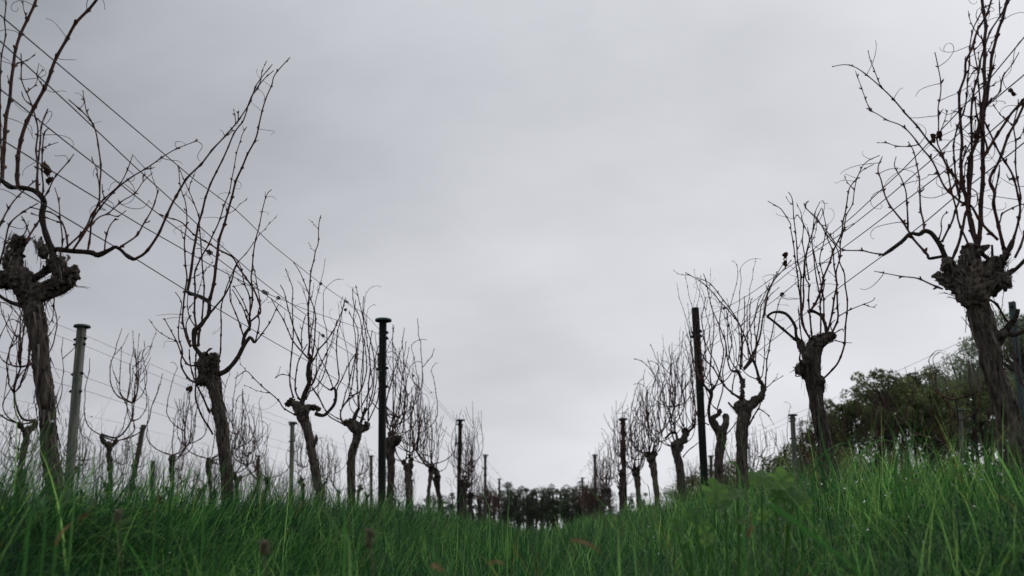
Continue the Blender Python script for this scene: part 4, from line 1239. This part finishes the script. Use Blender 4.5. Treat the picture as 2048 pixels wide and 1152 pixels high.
# second rank, so that the wood has depth
for i, px in enumerate((1010, 1036, 1060, 1082, 1108, 1132, 1156, 1180, 1206)):
    top = W(px + rt.uniform(-4, 4), 976, 195)
    gz = ground_z(top.x, 195)
    plant_tree(GUM[(i + 2) % 5], top.x, 195, gz, (top.z - gz) / 17.0, rt.uniform(0, 6), M['gum'], 'gum trees standing in the second rank of the distant wood', 'second rank of the distant wood')
for i, (px, py) in enumerate([(838, 1000), (858, 992), (872, 984), (886, 990), (905, 985), (934, 990), (955, 985), (978, 976), (1262, 985), (1288, 985), (1302, 1000)]):
    d = 200
    top = W(px, py, d); gz = ground_z(top.x, d)
    plant_tree(GUM[i % 5], top.x, d, gz, (top.z - gz) / 17.0, rt.uniform(0, 6), M['gum'],
               ('distant tree glimpsed low behind the vines of the near left row' if px < 1000 else 'distant tree glimpsed low behind the vines of the near right row'),
               'far trees glimpsed behind the left vines' if px < 1000 else 'far trees glimpsed behind the right vines')

DARK = [tree_meshes(400 + i, 8.0, 2.3, .60, 44, 7500, .095, .12, trunks=5) for i in range(3)]
PALE = [tree_meshes(420 + i, 14.0, 3.9, .46, 70, 19000, .10, .11, trunks=3, droop=.4) for i in range(2)]
LOW = [tree_meshes(440 + i, 4.0, 1.5, .22, 20, 5000, .07, .2, trunks=2) for i in range(2)]
grove = [
    (1752, 752, 45, 0, 'darkleaf', DARK, 1.05, 'dense dark tree, highest dome of the dark grove'),
    (1822, 752, 47, 1, 'darkleaf', DARK, 1.0, 'dark olive tree just right of the highest dome, before the pale trees'),
    (1700, 800, 46, 2, 'darkleaf', DARK, .95, 'dark tree on the shoulder of the grove, left of the highest dome'),
    (1790, 770, 50, 2, 'darkleaf', DARK, 1.0, 'dark tree filling the gap between the two dark domes'),
    (1872, 790, 46, 0, 'darkleaf', DARK, .95, 'dark tree low under the pale feathery trees'),
    (1648, 832, 52, 1, 'darkleaf', DARK, .8, 'greyish small tree right of the hook-shaped vine trunk'),
    (1925, 705, 60, 0, 'paleleaf', PALE, 1.0, 'pale feathery tree left of the rightmost trunk'),
    (2012, 640, 66, 1, 'paleleaf', PALE, 1.0, 'tallest pale feathery tree behind the steel post'),
    (2100, 600, 70, 0, 'paleleaf', PALE, 1.0, 'pale tree cut by the right edge of the view'),
    (1870, 745, 64, 1, 'paleleaf', PALE, .8, 'lower pale tree above the dark grove'),
    (1960, 760, 50, 1, 'darkleaf', DARK, 1.0, 'dark tree behind the rightmost trunk'),
    (2045, 760, 52, 2, 'darkleaf', DARK, 1.0, 'dark tree beneath the steel post'),
]
for (px, py, d, k, mt, lib, wsc, lab) in grove:
    top = W(px, py, d)
    gz = ground_z(top.x, d) + 0.2
    Hh = {'darkleaf': 8.0, 'paleleaf': 14.0}[mt]
    s = (top.z - gz) / Hh
    plant_tree(lib[k], top.x, d, gz, s * wsc, rt.uniform(0, 6), M[mt], lab, 'trees of the grove at the right', name='grove_tree', hz=1 / wsc)
lows = [(1616, 872, 55), (1632, 850, 58), (1570, 908, 60), (1540, 918, 64), (1462, 920, 66), (1494, 926, 60), (1395, 950, 70), (1376, 958, 66)]
ll = ['bush under the lower left edge of the grove', 'bush beside the pale capped post', 'low rounded bush left of the pale capped post', 'low bush between two trunks of the right row', 'low bush right of the slender forked vine',
      'small bush beyond the claw-headed vine', 'small dark bush at the foot of the square-topped post', 'smallest bush left of the square-topped post']
for i, (px, py, d) in enumerate(lows):
    top = W(px, py, d); gz = ground_z(top.x, d)
    plant_tree(LOW[i % 2], top.x, d, gz, (top.z - gz) / 4.0, rt.uniform(0, 6), M['darkleaf'], 'dark ' + ll[i] if i < 6 else ll[i], 'bushes at the edge of the grove', name='bush')

rb_ = random.Random(3)
for i, px in enumerate((1655, 1690, 1722, 1758, 1795, 1833, 1868, 1905, 1945, 1985, 2025, 2065)):
    d = rb_.uniform(36, 43)
    top = W(px + rb_.uniform(-8, 8), rb_.uniform(902, 930), d); gz = ground_z(top.x, d)
    plant_tree(LOW[i % 2], top.x, d, gz, (top.z - gz) / 4.0 * 1.25, rt.uniform(0, 6), M['darkleaf'], 'low scrub growing under the trunks of the dark grove', 'scrub under the grove', name='bush', hz=.8)

# ------------------------------------------------------------------ grass
def gz_arr(X, Y):
    return np.array([ground_z(float(a), float(b)) for a, b in zip(X, Y)])

def blades(n_try, dmin, dmax, half, lo, hi, wid, segs, seed, droop=(.25, 1.1), xmax=9.0, deadp=.018, bank_only=False):
    rg = np.random.RandomState(seed)
    d = rg.uniform(dmin ** .9, dmax ** .9, n_try) ** (1 / .9)
    a = rg.uniform(-half, half, n_try)
    X = np.sin(a) * d + 0.0; Y = np.cos(a) * d
    keep = (np.abs(X) < xmax) & (Y > .0)
    if bank_only: keep &= (np.abs(np.abs(X) - 1.18) < .55)
    X, Y, d = X[keep], Y[keep], d[keep]
    # clumpy growth
    cl = np.array([noise.noise((float(x) * 3.2, float(y) * 3.2, 0)) + .5 * noise.noise((float(x) * 9, float(y) * 9, 4)) for x, y in zip(X, Y)])
    keep = rg.uniform(-.85, .28, len(X)) < cl + .25
    X, Y, d, cl = X[keep], Y[keep], d[keep], cl[keep]
    n = len(X)
    Z = gz_arr(X, Y)
    u = np.abs(((X / ROW + .5) % 1.0)); dist = np.minimum(u, 1 - u) * ROW
    bank = np.exp(-(dist / .45) ** 2)
    L = rg.uniform(lo, hi, n) * (1 + .42 * cl) * (1 + .10 * bank + np.where(X > 0, .12 * bank, .05 * bank))
    az = rg.uniform(0, 2 * np.pi, n)
    dr = rg.uniform(droop[0], droop[1], n) ** 1.3
    wd = wid * rg.uniform(.5, 1.35, n)
    tilt = rg.uniform(0.03, .62, n) ** 1.15
    wind = np.array([noise.noise((float(x) * 1.4 + 40, float(y) * 1.4, 7)) for x, y in zip(X, Y)]) * 5.0
    az = np.where(rg.uniform(0, 1, n) < .5, wind + rg.normal(0, .6, n), az)
    # lean with the wind to the right
    lx, ly = np.cos(az), np.sin(az)
    t = np.linspace(0, 1, segs + 1)
    th = tilt[:, None] + dr[:, None] * t[None, :] ** 1.4          # angle from the vertical
    ds = (L / segs)[:, None]
    hx = np.concatenate([np.zeros((n, 1)), np.cumsum(np.sin(th[:, 1:]) * ds, 1)], 1)
    hz = np.concatenate([np.zeros((n, 1)), np.cumsum(np.cos(th[:, 1:]) * ds, 1)], 1)
    # damp with the blades that stand right before the lens
    cx = X[:, None] + lx[:, None] * hx + .10 * hz * .5
    cy = Y[:, None] + ly[:, None] * hx
    cz = Z[:, None] - .015 + hz
    rr = np.sqrt(cx ** 2 + cy ** 2)
    near = (np.sqrt(cx ** 2 + cy ** 2 + cz ** 2).min(1) < .42) | ((cz / np.maximum(rr, .1)).max(1) > .34)
    near |= ((cz / rr).max(1) > .07) & (np.abs(cx[:, -1] / np.maximum(cy[:, -1], .1)) < .22) & (rr.min(1) < 6)
    near |= ((cz / rr).max(1) > .03) & (np.abs(cx[:, -1] / np.maximum(cy[:, -1], .1)) < .14) & (rr.min(1) < 5)
    near |= (rr.min(1) < 1.25) & ((cz + 0.028 * rr + 0.012).max(1) > 0) & (np.abs(cx[:, -1]) < .9)
    ok = ~near
    cx, cy, cz, wd, L, lx, ly, cl = cx[ok], cy[ok], cz[ok], wd[ok], L[ok], lx[ok], ly[ok], cl[ok]
    n = len(cx)
    ang = rg.uniform(-.9, .9, n)
    wx = -ly * np.cos(ang) + lx * np.sin(ang) * .3; wy = lx * np.cos(ang) + ly * np.sin(ang) * .3; wz = np.sin(ang) * .5
    prof = (1 - t ** 1.7) * (0.55 + .45 * np.minimum(1, t * 4)) + .04
    V = np.empty((n, segs + 1, 2, 3))
    for s, sg in ((0, 1), (1, -1)):
        V[:, :, s, 0] = cx + sg * wx[:, None] * wd[:, None] * prof
        V[:, :, s, 1] = cy + sg * wy[:, None] * wd[:, None] * prof
        V[:, :, s, 2] = cz + sg * wz[:, None] * wd[:, None] * prof
    base = (np.arange(n) * (segs + 1) * 2)[:, None] + (np.arange(segs) * 2)[None, :]
    Q = np.stack([base, base + 1, base + 3, base + 2], -1).reshape(-1, 4)
    tb = np.clip(rg.beta(1.5, 1.8, n) * .92 + .24 * cl + .10 * np.where(cx[:, 0] > .4, 1, 0), 0, .93)  # right-bank blades tinted lighter, standing in for the stronger light there
    dead = rg.uniform(0, 1, n) < deadp
    tb = np.where(dead, rg.uniform(.95, 1, n), tb)
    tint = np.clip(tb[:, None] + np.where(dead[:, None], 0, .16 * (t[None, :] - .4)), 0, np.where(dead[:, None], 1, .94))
    return V.reshape(-1, 3), Q, np.repeat(tint.reshape(-1), 2)

def grass_object(sets, name, label):
    Vs, Qs, Ts = [], [], []
    o = 0
    for V, Q, T in sets:
        Vs.append(V); Qs.append(Q + o); Ts.append(T); o += len(V)
    V = np.concatenate(Vs); Q = np.concatenate(Qs); T = np.concatenate(Ts)
    me = bpy.data.meshes.new(name)
    me.vertices.add(len(V)); me.vertices.foreach_set('co', V.ravel())
    me.loops.add(Q.size); me.loops.foreach_set('vertex_index', Q.ravel().astype(np.int32))
    me.polygons.add(len(Q))
    me.polygons.foreach_set('loop_start', np.arange(0, Q.size, 4, dtype=np.int32))
    me.polygons.foreach_set('loop_total', np.full(len(Q), 4, dtype=np.int32))
    me.polygons.foreach_set('use_smooth', np.ones(len(Q), dtype=bool))
    me.update()
    at = me.attributes.new('tint', 'FLOAT', 'POINT'); at.data.foreach_set('value', T)
    ob = link_mesh(name, me, M['grass'], None, False)
    tag(ob, label, 'grass', None, 'stuff')
    return ob, V
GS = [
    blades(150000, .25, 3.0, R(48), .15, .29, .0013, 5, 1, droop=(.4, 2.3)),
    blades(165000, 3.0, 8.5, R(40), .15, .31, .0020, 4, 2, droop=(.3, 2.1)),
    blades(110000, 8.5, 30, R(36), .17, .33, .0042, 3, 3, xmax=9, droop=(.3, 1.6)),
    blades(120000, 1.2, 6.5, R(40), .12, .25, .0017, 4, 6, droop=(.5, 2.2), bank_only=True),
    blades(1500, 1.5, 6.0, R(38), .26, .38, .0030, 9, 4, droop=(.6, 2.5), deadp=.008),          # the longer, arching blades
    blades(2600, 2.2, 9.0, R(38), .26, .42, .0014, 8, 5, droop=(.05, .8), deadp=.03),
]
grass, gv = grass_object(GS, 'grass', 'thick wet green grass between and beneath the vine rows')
print('grass verts', len(gv))

# ------------------------------------------------------------------ damp air
Vh = [(x, y, z) for z in (-22, 24) for y in (-330, 460) for x in (-460, 460)]
hz_ = mesh_of('haze', Vh, [(0, 1, 3, 2), (4, 6, 7, 5), (0, 4, 5, 1), (2, 3, 7, 6), (0, 2, 6, 4), (1, 5, 7, 3)])
mh = bpy.data.materials.new('haze'); mh.use_nodes = True
nt = mh.node_tree
for n in list(nt.nodes): nt.nodes.remove(n)
pv = nt.nodes.new('ShaderNodeVolumePrincipled'); ou = nt.nodes.new('ShaderNodeOutputMaterial')
pv.inputs['Color'].default_value = (0.9, 0.93, 0.97, 1); pv.inputs['Density'].default_value = 0.0006; pv.inputs['Anisotropy'].default_value = 0.2
nt.links.new(pv.outputs[0], ou.inputs['Volume'])
hz_.materials.append(mh)
ho = bpy.data.objects.new('haze', hz_); COL.objects.link(ho)
tag(ho, 'thin damp haze softening the distant trees', None, None, 'stuff')

# ------------------------------------------------------------------ single broad blades that stand out of the sward
def ribbon(V, Fc, P, w, side, curl=0.0):
    Q, idx = catmull(P, .012)
    b = len(V); n = len(Q)
    for i, q in enumerate(Q):
        t = i / (n - 1)
        tt = (Q[min(i + 1, n - 1)] - Q[max(i - 1, 0)]).normalized()
        s = (side - tt * side.dot(tt)).normalized()
        nn_ = tt.cross(s)
        ww = w * (1 - t ** 2.2) * (.5 + .5 * min(1, t * 5)) + .0003
        V += [q + s * ww + nn_ * ww * .35, q, q - s * ww + nn_ * ww * .35]
    for i in range(n - 1):
        a = b + 3 * i
        Fc += [(a, a + 1, a + 4, a + 3), (a + 1, a + 2, a + 5, a + 4)]

def tint_mesh(name, V, Fc, val):
    me = mesh_of(name, V, Fc)
    at = me.attributes.new('tint', 'FLOAT', 'POINT')
    at.data.foreach_set('value', val if isinstance(val, list) else [val] * len(V))
    return me

rb = random.Random(31)
broad = [  # (outline in the photo from root to tip, width in pixels, distance, shade)
    ([(1600, 980), (1640, 915), (1680, 888), (1715, 895), (1735, 930)], 6, 2.6, .7), ([(1700, 960), (1730, 900), (1765, 880), (1795, 890), (1806, 915)], 5, 2.7, .75),
    ([(1668, 960), (1650, 900), (1640, 850), (1637, 815)], 7, 2.3, .6), ([(1625, 965), (1655, 920), (1690, 878)], 8, 2.4, .55), ([(1790, 950), (1800, 900), (1782, 860), (1765, 835)], 7, 2.2, .6),
    ([(1815, 945), (1822, 890), (1820, 840)], 6, 2.1, .65), ([(1980, 950), (1984, 890), (1985, 830)], 7, 1.9, .6), ([(1990, 900), (2020, 950), (2048, 1010), (2070, 1050)], 6, 1.7, .8),
    ([(1860, 960), (1875, 910), (1905, 880), (1940, 890)], 6, 2.3, .7), ([(1540, 1010), (1570, 1030), (1630, 1075), (1700, 1130), (1750, 1180)], 12, .95, .6),
    ([(1500, 1180), (1520, 1100), (1540, 1045), (1530, 1010)], 13, .9, .6), ([(1720, 1000), (1640, 990), (1600, 970), (1570, 935)], 8, 1.6, .65),
    ([(1480, 960), (1462, 925), (1448, 888), (1444, 862)], 6, 2.5, .7), ([(1500, 930), (1492, 905), (1478, 885)], 5, 2.5, .7), ([(1750, 1000), (1745, 940), (1744, 905)], 5, 2.4, .8),
    ([(60, 1040), (70, 1000), (62, 950), (52, 925)], 11, 1.25, .62), ([(90, 1050), (75, 1005), (80, 965)], 12, 1.2, .7), ([(115, 1060), (135, 1000), (128, 960), (88, 930)], 9, 1.3, .7),
    ([(145, 1040), (150, 980), (156, 938)], 8, 1.5, .75), ([(340, 1010), (352, 975), (380, 955), (420, 945)], 9, 1.7, .5), ([(310, 1060), (318, 1010), (340, 980)], 7, 1.6, .6),
    ([(410, 1000), (398, 960), (385, 940), (376, 955), (372, 975)], 4, 2.0, .6), ([(690, 1040), (668, 1010), (655, 975), (642, 950)], 7, 1.9, .7), ([(700, 1130), (680, 1070), (655, 1030), (642, 1012)], 8, 1.1, .85),
    ([(905, 1040), (918, 1000), (925, 972)], 4, 2.8, .7), ([(935, 1040), (928, 1005), (924, 975)], 4, 2.8, .7), ([(1015, 1050), (1018, 1010), (1019, 978)], 4, 2.6, .8), ([(980, 1045), (972, 1000), (960, 975)], 4, 2.7, .75),
    ([(1220, 1050), (1198, 1000), (1170, 972), (1160, 968)], 4, 2.6, .7), ([(1238, 1100), (1230, 1060), (1215, 1035)], 8, 1.4, .9), ([(1300, 1000), (1288, 965), (1270, 940)], 4, 3, .7),
    ([(1890, 1180), (1850, 1140), (1790, 1110)], 9, .9, .8), ([(1990, 1190), (1960, 1150), (1920, 1128)], 9, .85, .7)]
V, Fc, T = [], [], []
for pts, w, d, sh in broad:
    n = len(pts)
    dj = rb.uniform(-.04, .04)
    P = [W(a, b, d + dj + .015 * i) for i, (a, b) in enumerate(pts)]
    root_ = P[0].copy(); root_.z = min(ground_z(root_.x, root_.y), P[0].z - .01)
    P = [root_] + P if P[0].z - root_.z > .03 and P[1].z > P[0].z else P
    c = len(V)
    r = ray(*pts[len(pts) // 2]).normalized()
    t = (P[-1] - P[0]).normalized()
    side = t.cross(r).normalized()
    side.rotate(Matrix.Rotation(rb.uniform(-.7, .7), 3, t))
    ribbon(V, Fc, P, w * d / F / 2 * .8, side)
    T += [sh] * (len(V) - c)
o = link_mesh('grass_blade', tint_mesh('grass_blade', V, Fc, T), M['grass'])
tag(o, 'broad long green blades arching out above the shorter grass', 'grass', None, 'stuff')

# ------------------------------------------------------------------ broad-leaved weeds in the right foreground
def mallow_leaf(V, Fc, c, nrm, r, rnd):
    u = nrm.orthogonal().normalized(); u.rotate(Matrix.Rotation(rnd.uniform(0, 6.3), 3, nrm)); w = nrm.cross(u)
    b = len(V); S = 44
    V.append(c.copy())
    cup = rnd.uniform(-.25, .35)
    for ring in (.35, .7, 1.0):
        for k in range(S):
            a = 2 * PI * k / S
            if k >= S - 3: notch = .55
            else: notch = 1
            lob = 1 + .10 * math.cos(a * 6) * ring + (.03 * math.cos(a * 22) if ring == 1 else 0)
            rr = r * ring * lob * notch
            z = cup * ring * ring * r + .10 * r * math.cos(a * 6 + 1) * ring + .04 * r * noise.noise(Vector((a * 3, ring * 4, c.x * 50)))
            V.append(c + u * math.cos(a) * rr + w * math.sin(a) * rr + nrm * z)
    for k in range(S):
        k2 = (k + 1) % S
        Fc.append((b, b + 1 + k, b + 1 + k2))
        for q in range(2):
            Fc.append((b + 1 + q * S + k, b + 1 + (q + 1) * S + k, b + 1 + (q + 1) * S + k2, b + 1 + q * S + k2))

def mallow(lv, d, label):
    c0 = W(lv[0][0], lv[0][1], d)
    foot = Vector((c0.x + .02, d + .04, ground_z(c0.x + .02, d + .04)))
    root = empty('mallow_plant', foot)
    for (a, b, r) in lv:
        dd = d + rb.uniform(-.06, .06)
        c = W(a, b, dd) - foot
        to = -ray(a, b).normalized()
        nrm = (to * rb.uniform(.35, 1.0) + Vector((rb.uniform(-.5, .5), rb.uniform(-.3, .3), rb.uniform(.2, .9)))).normalized()
        V, Fc = [], []
        mallow_leaf(V, Fc, c, nrm, r * dd / F * .74, rb)
        link_mesh('leaf', tint_mesh('leaf', V, Fc, rb.random()), M['mallow'], root)
        V, Fc = [], []
        P, _ = catmull([Vector((rb.uniform(-.01, .01), rb.uniform(-.01, .01), -.01)), c * .5 + Vector((rb.uniform(-.02, .02), rb.uniform(-.02, .02), .0)), c], .02)
        tube(V, Fc, P, [.0016] * len(P), 5)
        link_mesh('stem', tint_mesh('stem', V, Fc, .5), M['mallow'], root)
    tag(root, label, 'weed', 'broad-leaved weeds in the right foreground')
mallow([(1432, 985, 40), (1476, 988, 28), (1452, 1012, 26), (1405, 1050, 22), (1480, 1040, 20)], 1.7, 'leafy weed with a large pale rounded leaf, below the square-topped post')
mallow([(1524, 955, 36), (1563, 962, 36), (1556, 992, 26), (1588, 990, 30), (1575, 1035, 28), (1530, 1030, 24), (1610, 1005, 22)], 1.8, 'tallest leafy weed with scalloped leaves, left of the hooked vine trunk')
mallow([(1808, 950, 14), (1824, 944, 12), (1796, 962, 12), (1816, 968, 14), (1834, 958, 11)], 2.3, 'small bright lobed weed among dewy grass on the right bank')
mallow([(1908, 948, 15), (1922, 940, 12), (1898, 962, 12), (1918, 966, 15), (1935, 955, 10)], 2.2, 'small yellow-green weed nearest the rightmost trunk')
mallow([(1390, 1030, 24), (1352, 1052, 22), (1415, 1078, 22), (1375, 1082, 18)], 1.45, 'low weed half buried in grass before the large pale leaf')

# ------------------------------------------------------------------ dead leaves and seed heads in the sward
def dead(pts, w, d, label):
    P = [W(a, b, d + rb.uniform(-.02, .02)) for a, b in pts]
    c = P[0]
    V, Fc = [], []
    r = ray(*pts[0]).normalized(); t = (P[-1] - P[0]).normalized()
    side = t.cross(r).normalized(); side.rotate(Matrix.Rotation(rb.uniform(-.6, .6), 3, t))
    ribbon(V, Fc, [p - c for p in P], w * d / F / 2 * .7, side)
    o = link_mesh('dead_leaf', mesh_of('dead_leaf', V, Fc), M['deadgrass'])
    o.location = c
    tag(o, label, 'dead leaf', 'dead leaves caught in the grass')
dead([(110, 1092), (122, 1065), (145, 1045)], 9, 1.15, 'long ochre dead leaf below the leftmost trunk')
dead([(155, 1038), (172, 1028), (180, 1030)], 7, 1.3, 'short curled orange leaf beside the leftmost trunk')
dead([(862, 1130), (878, 1134), (890, 1145)], 14, 1.0, 'brown oval dead leaf near the lower edge, middle of the grass')
dead([(975, 1130), (990, 1122), (1010, 1128)], 8, 1.1, 'tan folded leaf just right of the brown oval leaf')
dead([(318, 1005), (321, 995), (318, 990)], 9, 1.7, 'small pinkish dead leaf under the stubby broken post')
dead([(1494, 1075), (1505, 1052), (1512, 1062)], 8, 1.3, 'curled brown leaf between the two big weeds')
dead([(1140, 1080), (1160, 1082), (1185, 1092), (1205, 1110)], 9, 1.15, 'long tan stalk lying in the grass right of the middle')

def seed_head(px, py, d, label, h=26):
    top = W(px, py, d)
    foot = Vector((top.x + .01, d, ground_z(top.x, d)))
    root = empty('seed_head', foot)
    c = top - foot
    V, Fc = [], []
    P, _ = catmull([Vector((0, 0, -.01)), c * .5 + Vector((.01, 0, 0)), c], .02)
    tube(V, Fc, P, [.0009] * len(P), 4)
    link_mesh('stem', mesh_of('stem', V, Fc), M['seed'], root)
    V, Fc = [], []
    L = h * d / F
    for k in range(26):
        t = k / 25
        a = rb.uniform(0, 6.3)
        o_ = Vector((math.cos(a), math.sin(a), .8)).normalized()
        q = c + Vector((0, 0, L * (t - .5)))
        tube(V, Fc, [q, q + o_ * .005, q + o_ * .009], [.0006, .0014, .0003], 4)
    link_mesh('seeds', mesh_of('seeds', V, Fc), M['seed'], root).__setitem__('kind', 'stuff')
    tag(root, label, 'seed head', 'seed heads above the grass')
seed_head(268, 935, 3.0, 'seed head between the capped post and the leaning dark post')
seed_head(522, 940, 4.0, 'thin seed head near the small capped post of the third left row')
seed_head(1478, 845, 3.2, 'thin seed head on the right bank just under the claw-headed vine', 18)
seed_head(1842, 835, 2.8, 'tall seed head in front of the dark grove')
seed_head(740, 1080, 1.2, 'pale fluffy seed head in the dark grass left of the middle', 30)
seed_head(528, 1100, 1.1, 'whitish seed head nearest the lower left', 24)
seed_head(236, 1035, 1.5, 'small cream seed head below the left capped post', 20)

# ------------------------------------------------------------------ dew
rd = np.random.RandomState(77)
d_ = np.hypot(gv[:, 0], gv[:, 1])
px_ = gv[:, 0] / np.maximum(gv[:, 1], .01)
sel = np.where((d_ > 1.1) & (d_ < 6) & (px_ > .10) & (px_ < .56) & (gv[:, 2] > -.03))[0]
pick = rd.choice(sel, 1700, replace=False)
sel2 = np.where((d_ > 1.1) & (d_ < 5) & (px_ > -.5) & (px_ < .12) & (gv[:, 2] > -.09))[0]
pick = np.concatenate([pick, rd.choice(sel2, 170, replace=False)])
V, Fc = [], []
for i in pick:
    ball(V, Fc, Vector(gv[i]), float(rd.uniform(.0006, .0017)) * (1 + .18 * d_[i]), 7, 5)
o = link_mesh('dew_drops', mesh_of('dew_drops', V, Fc), M['dew'])
tag(o, 'glinting dew drops scattered over the grass blades', 'dew', None, 'stuff')

# hanging ribbons of bark beside the twisted right trunk
r1 = bpy.data.objects['grapevine.004']
for pts, w in (([(1944, 694), (1938, 700), (1937, 720), (1940, 750), (1942, 788)], 8), ([(1944, 694), (1943, 720), (1950, 750), (1960, 784)], 7)):
    P = [W(a, b, 2.42) - r1.location for a, b in pts]
    V, Fc = [], []
    Q, _ = catmull(P, .008)
    n = len(Q)
    for i, q in enumerate(Q):
        ww = w * 2.42 / F / 2 * (0.12 if i / n < .3 else math.sin(PI * min(1, (i / n - .3) / .7 * .9 + .05)))
        V += [q + Vector((ww, 0, 0)), q + Vector((0, -ww * .6, 0)), q - Vector((ww, 0, 0))]
    for i in range(n - 1):
        Fc += [(3 * i, 3 * i + 1, 3 * i + 4, 3 * i + 3), (3 * i + 1, 3 * i + 2, 3 * i + 5, 3 * i + 4)]
    link_mesh('bark_ribbon', mesh_of('bark_ribbon', V, Fc), M['strip'], r1)
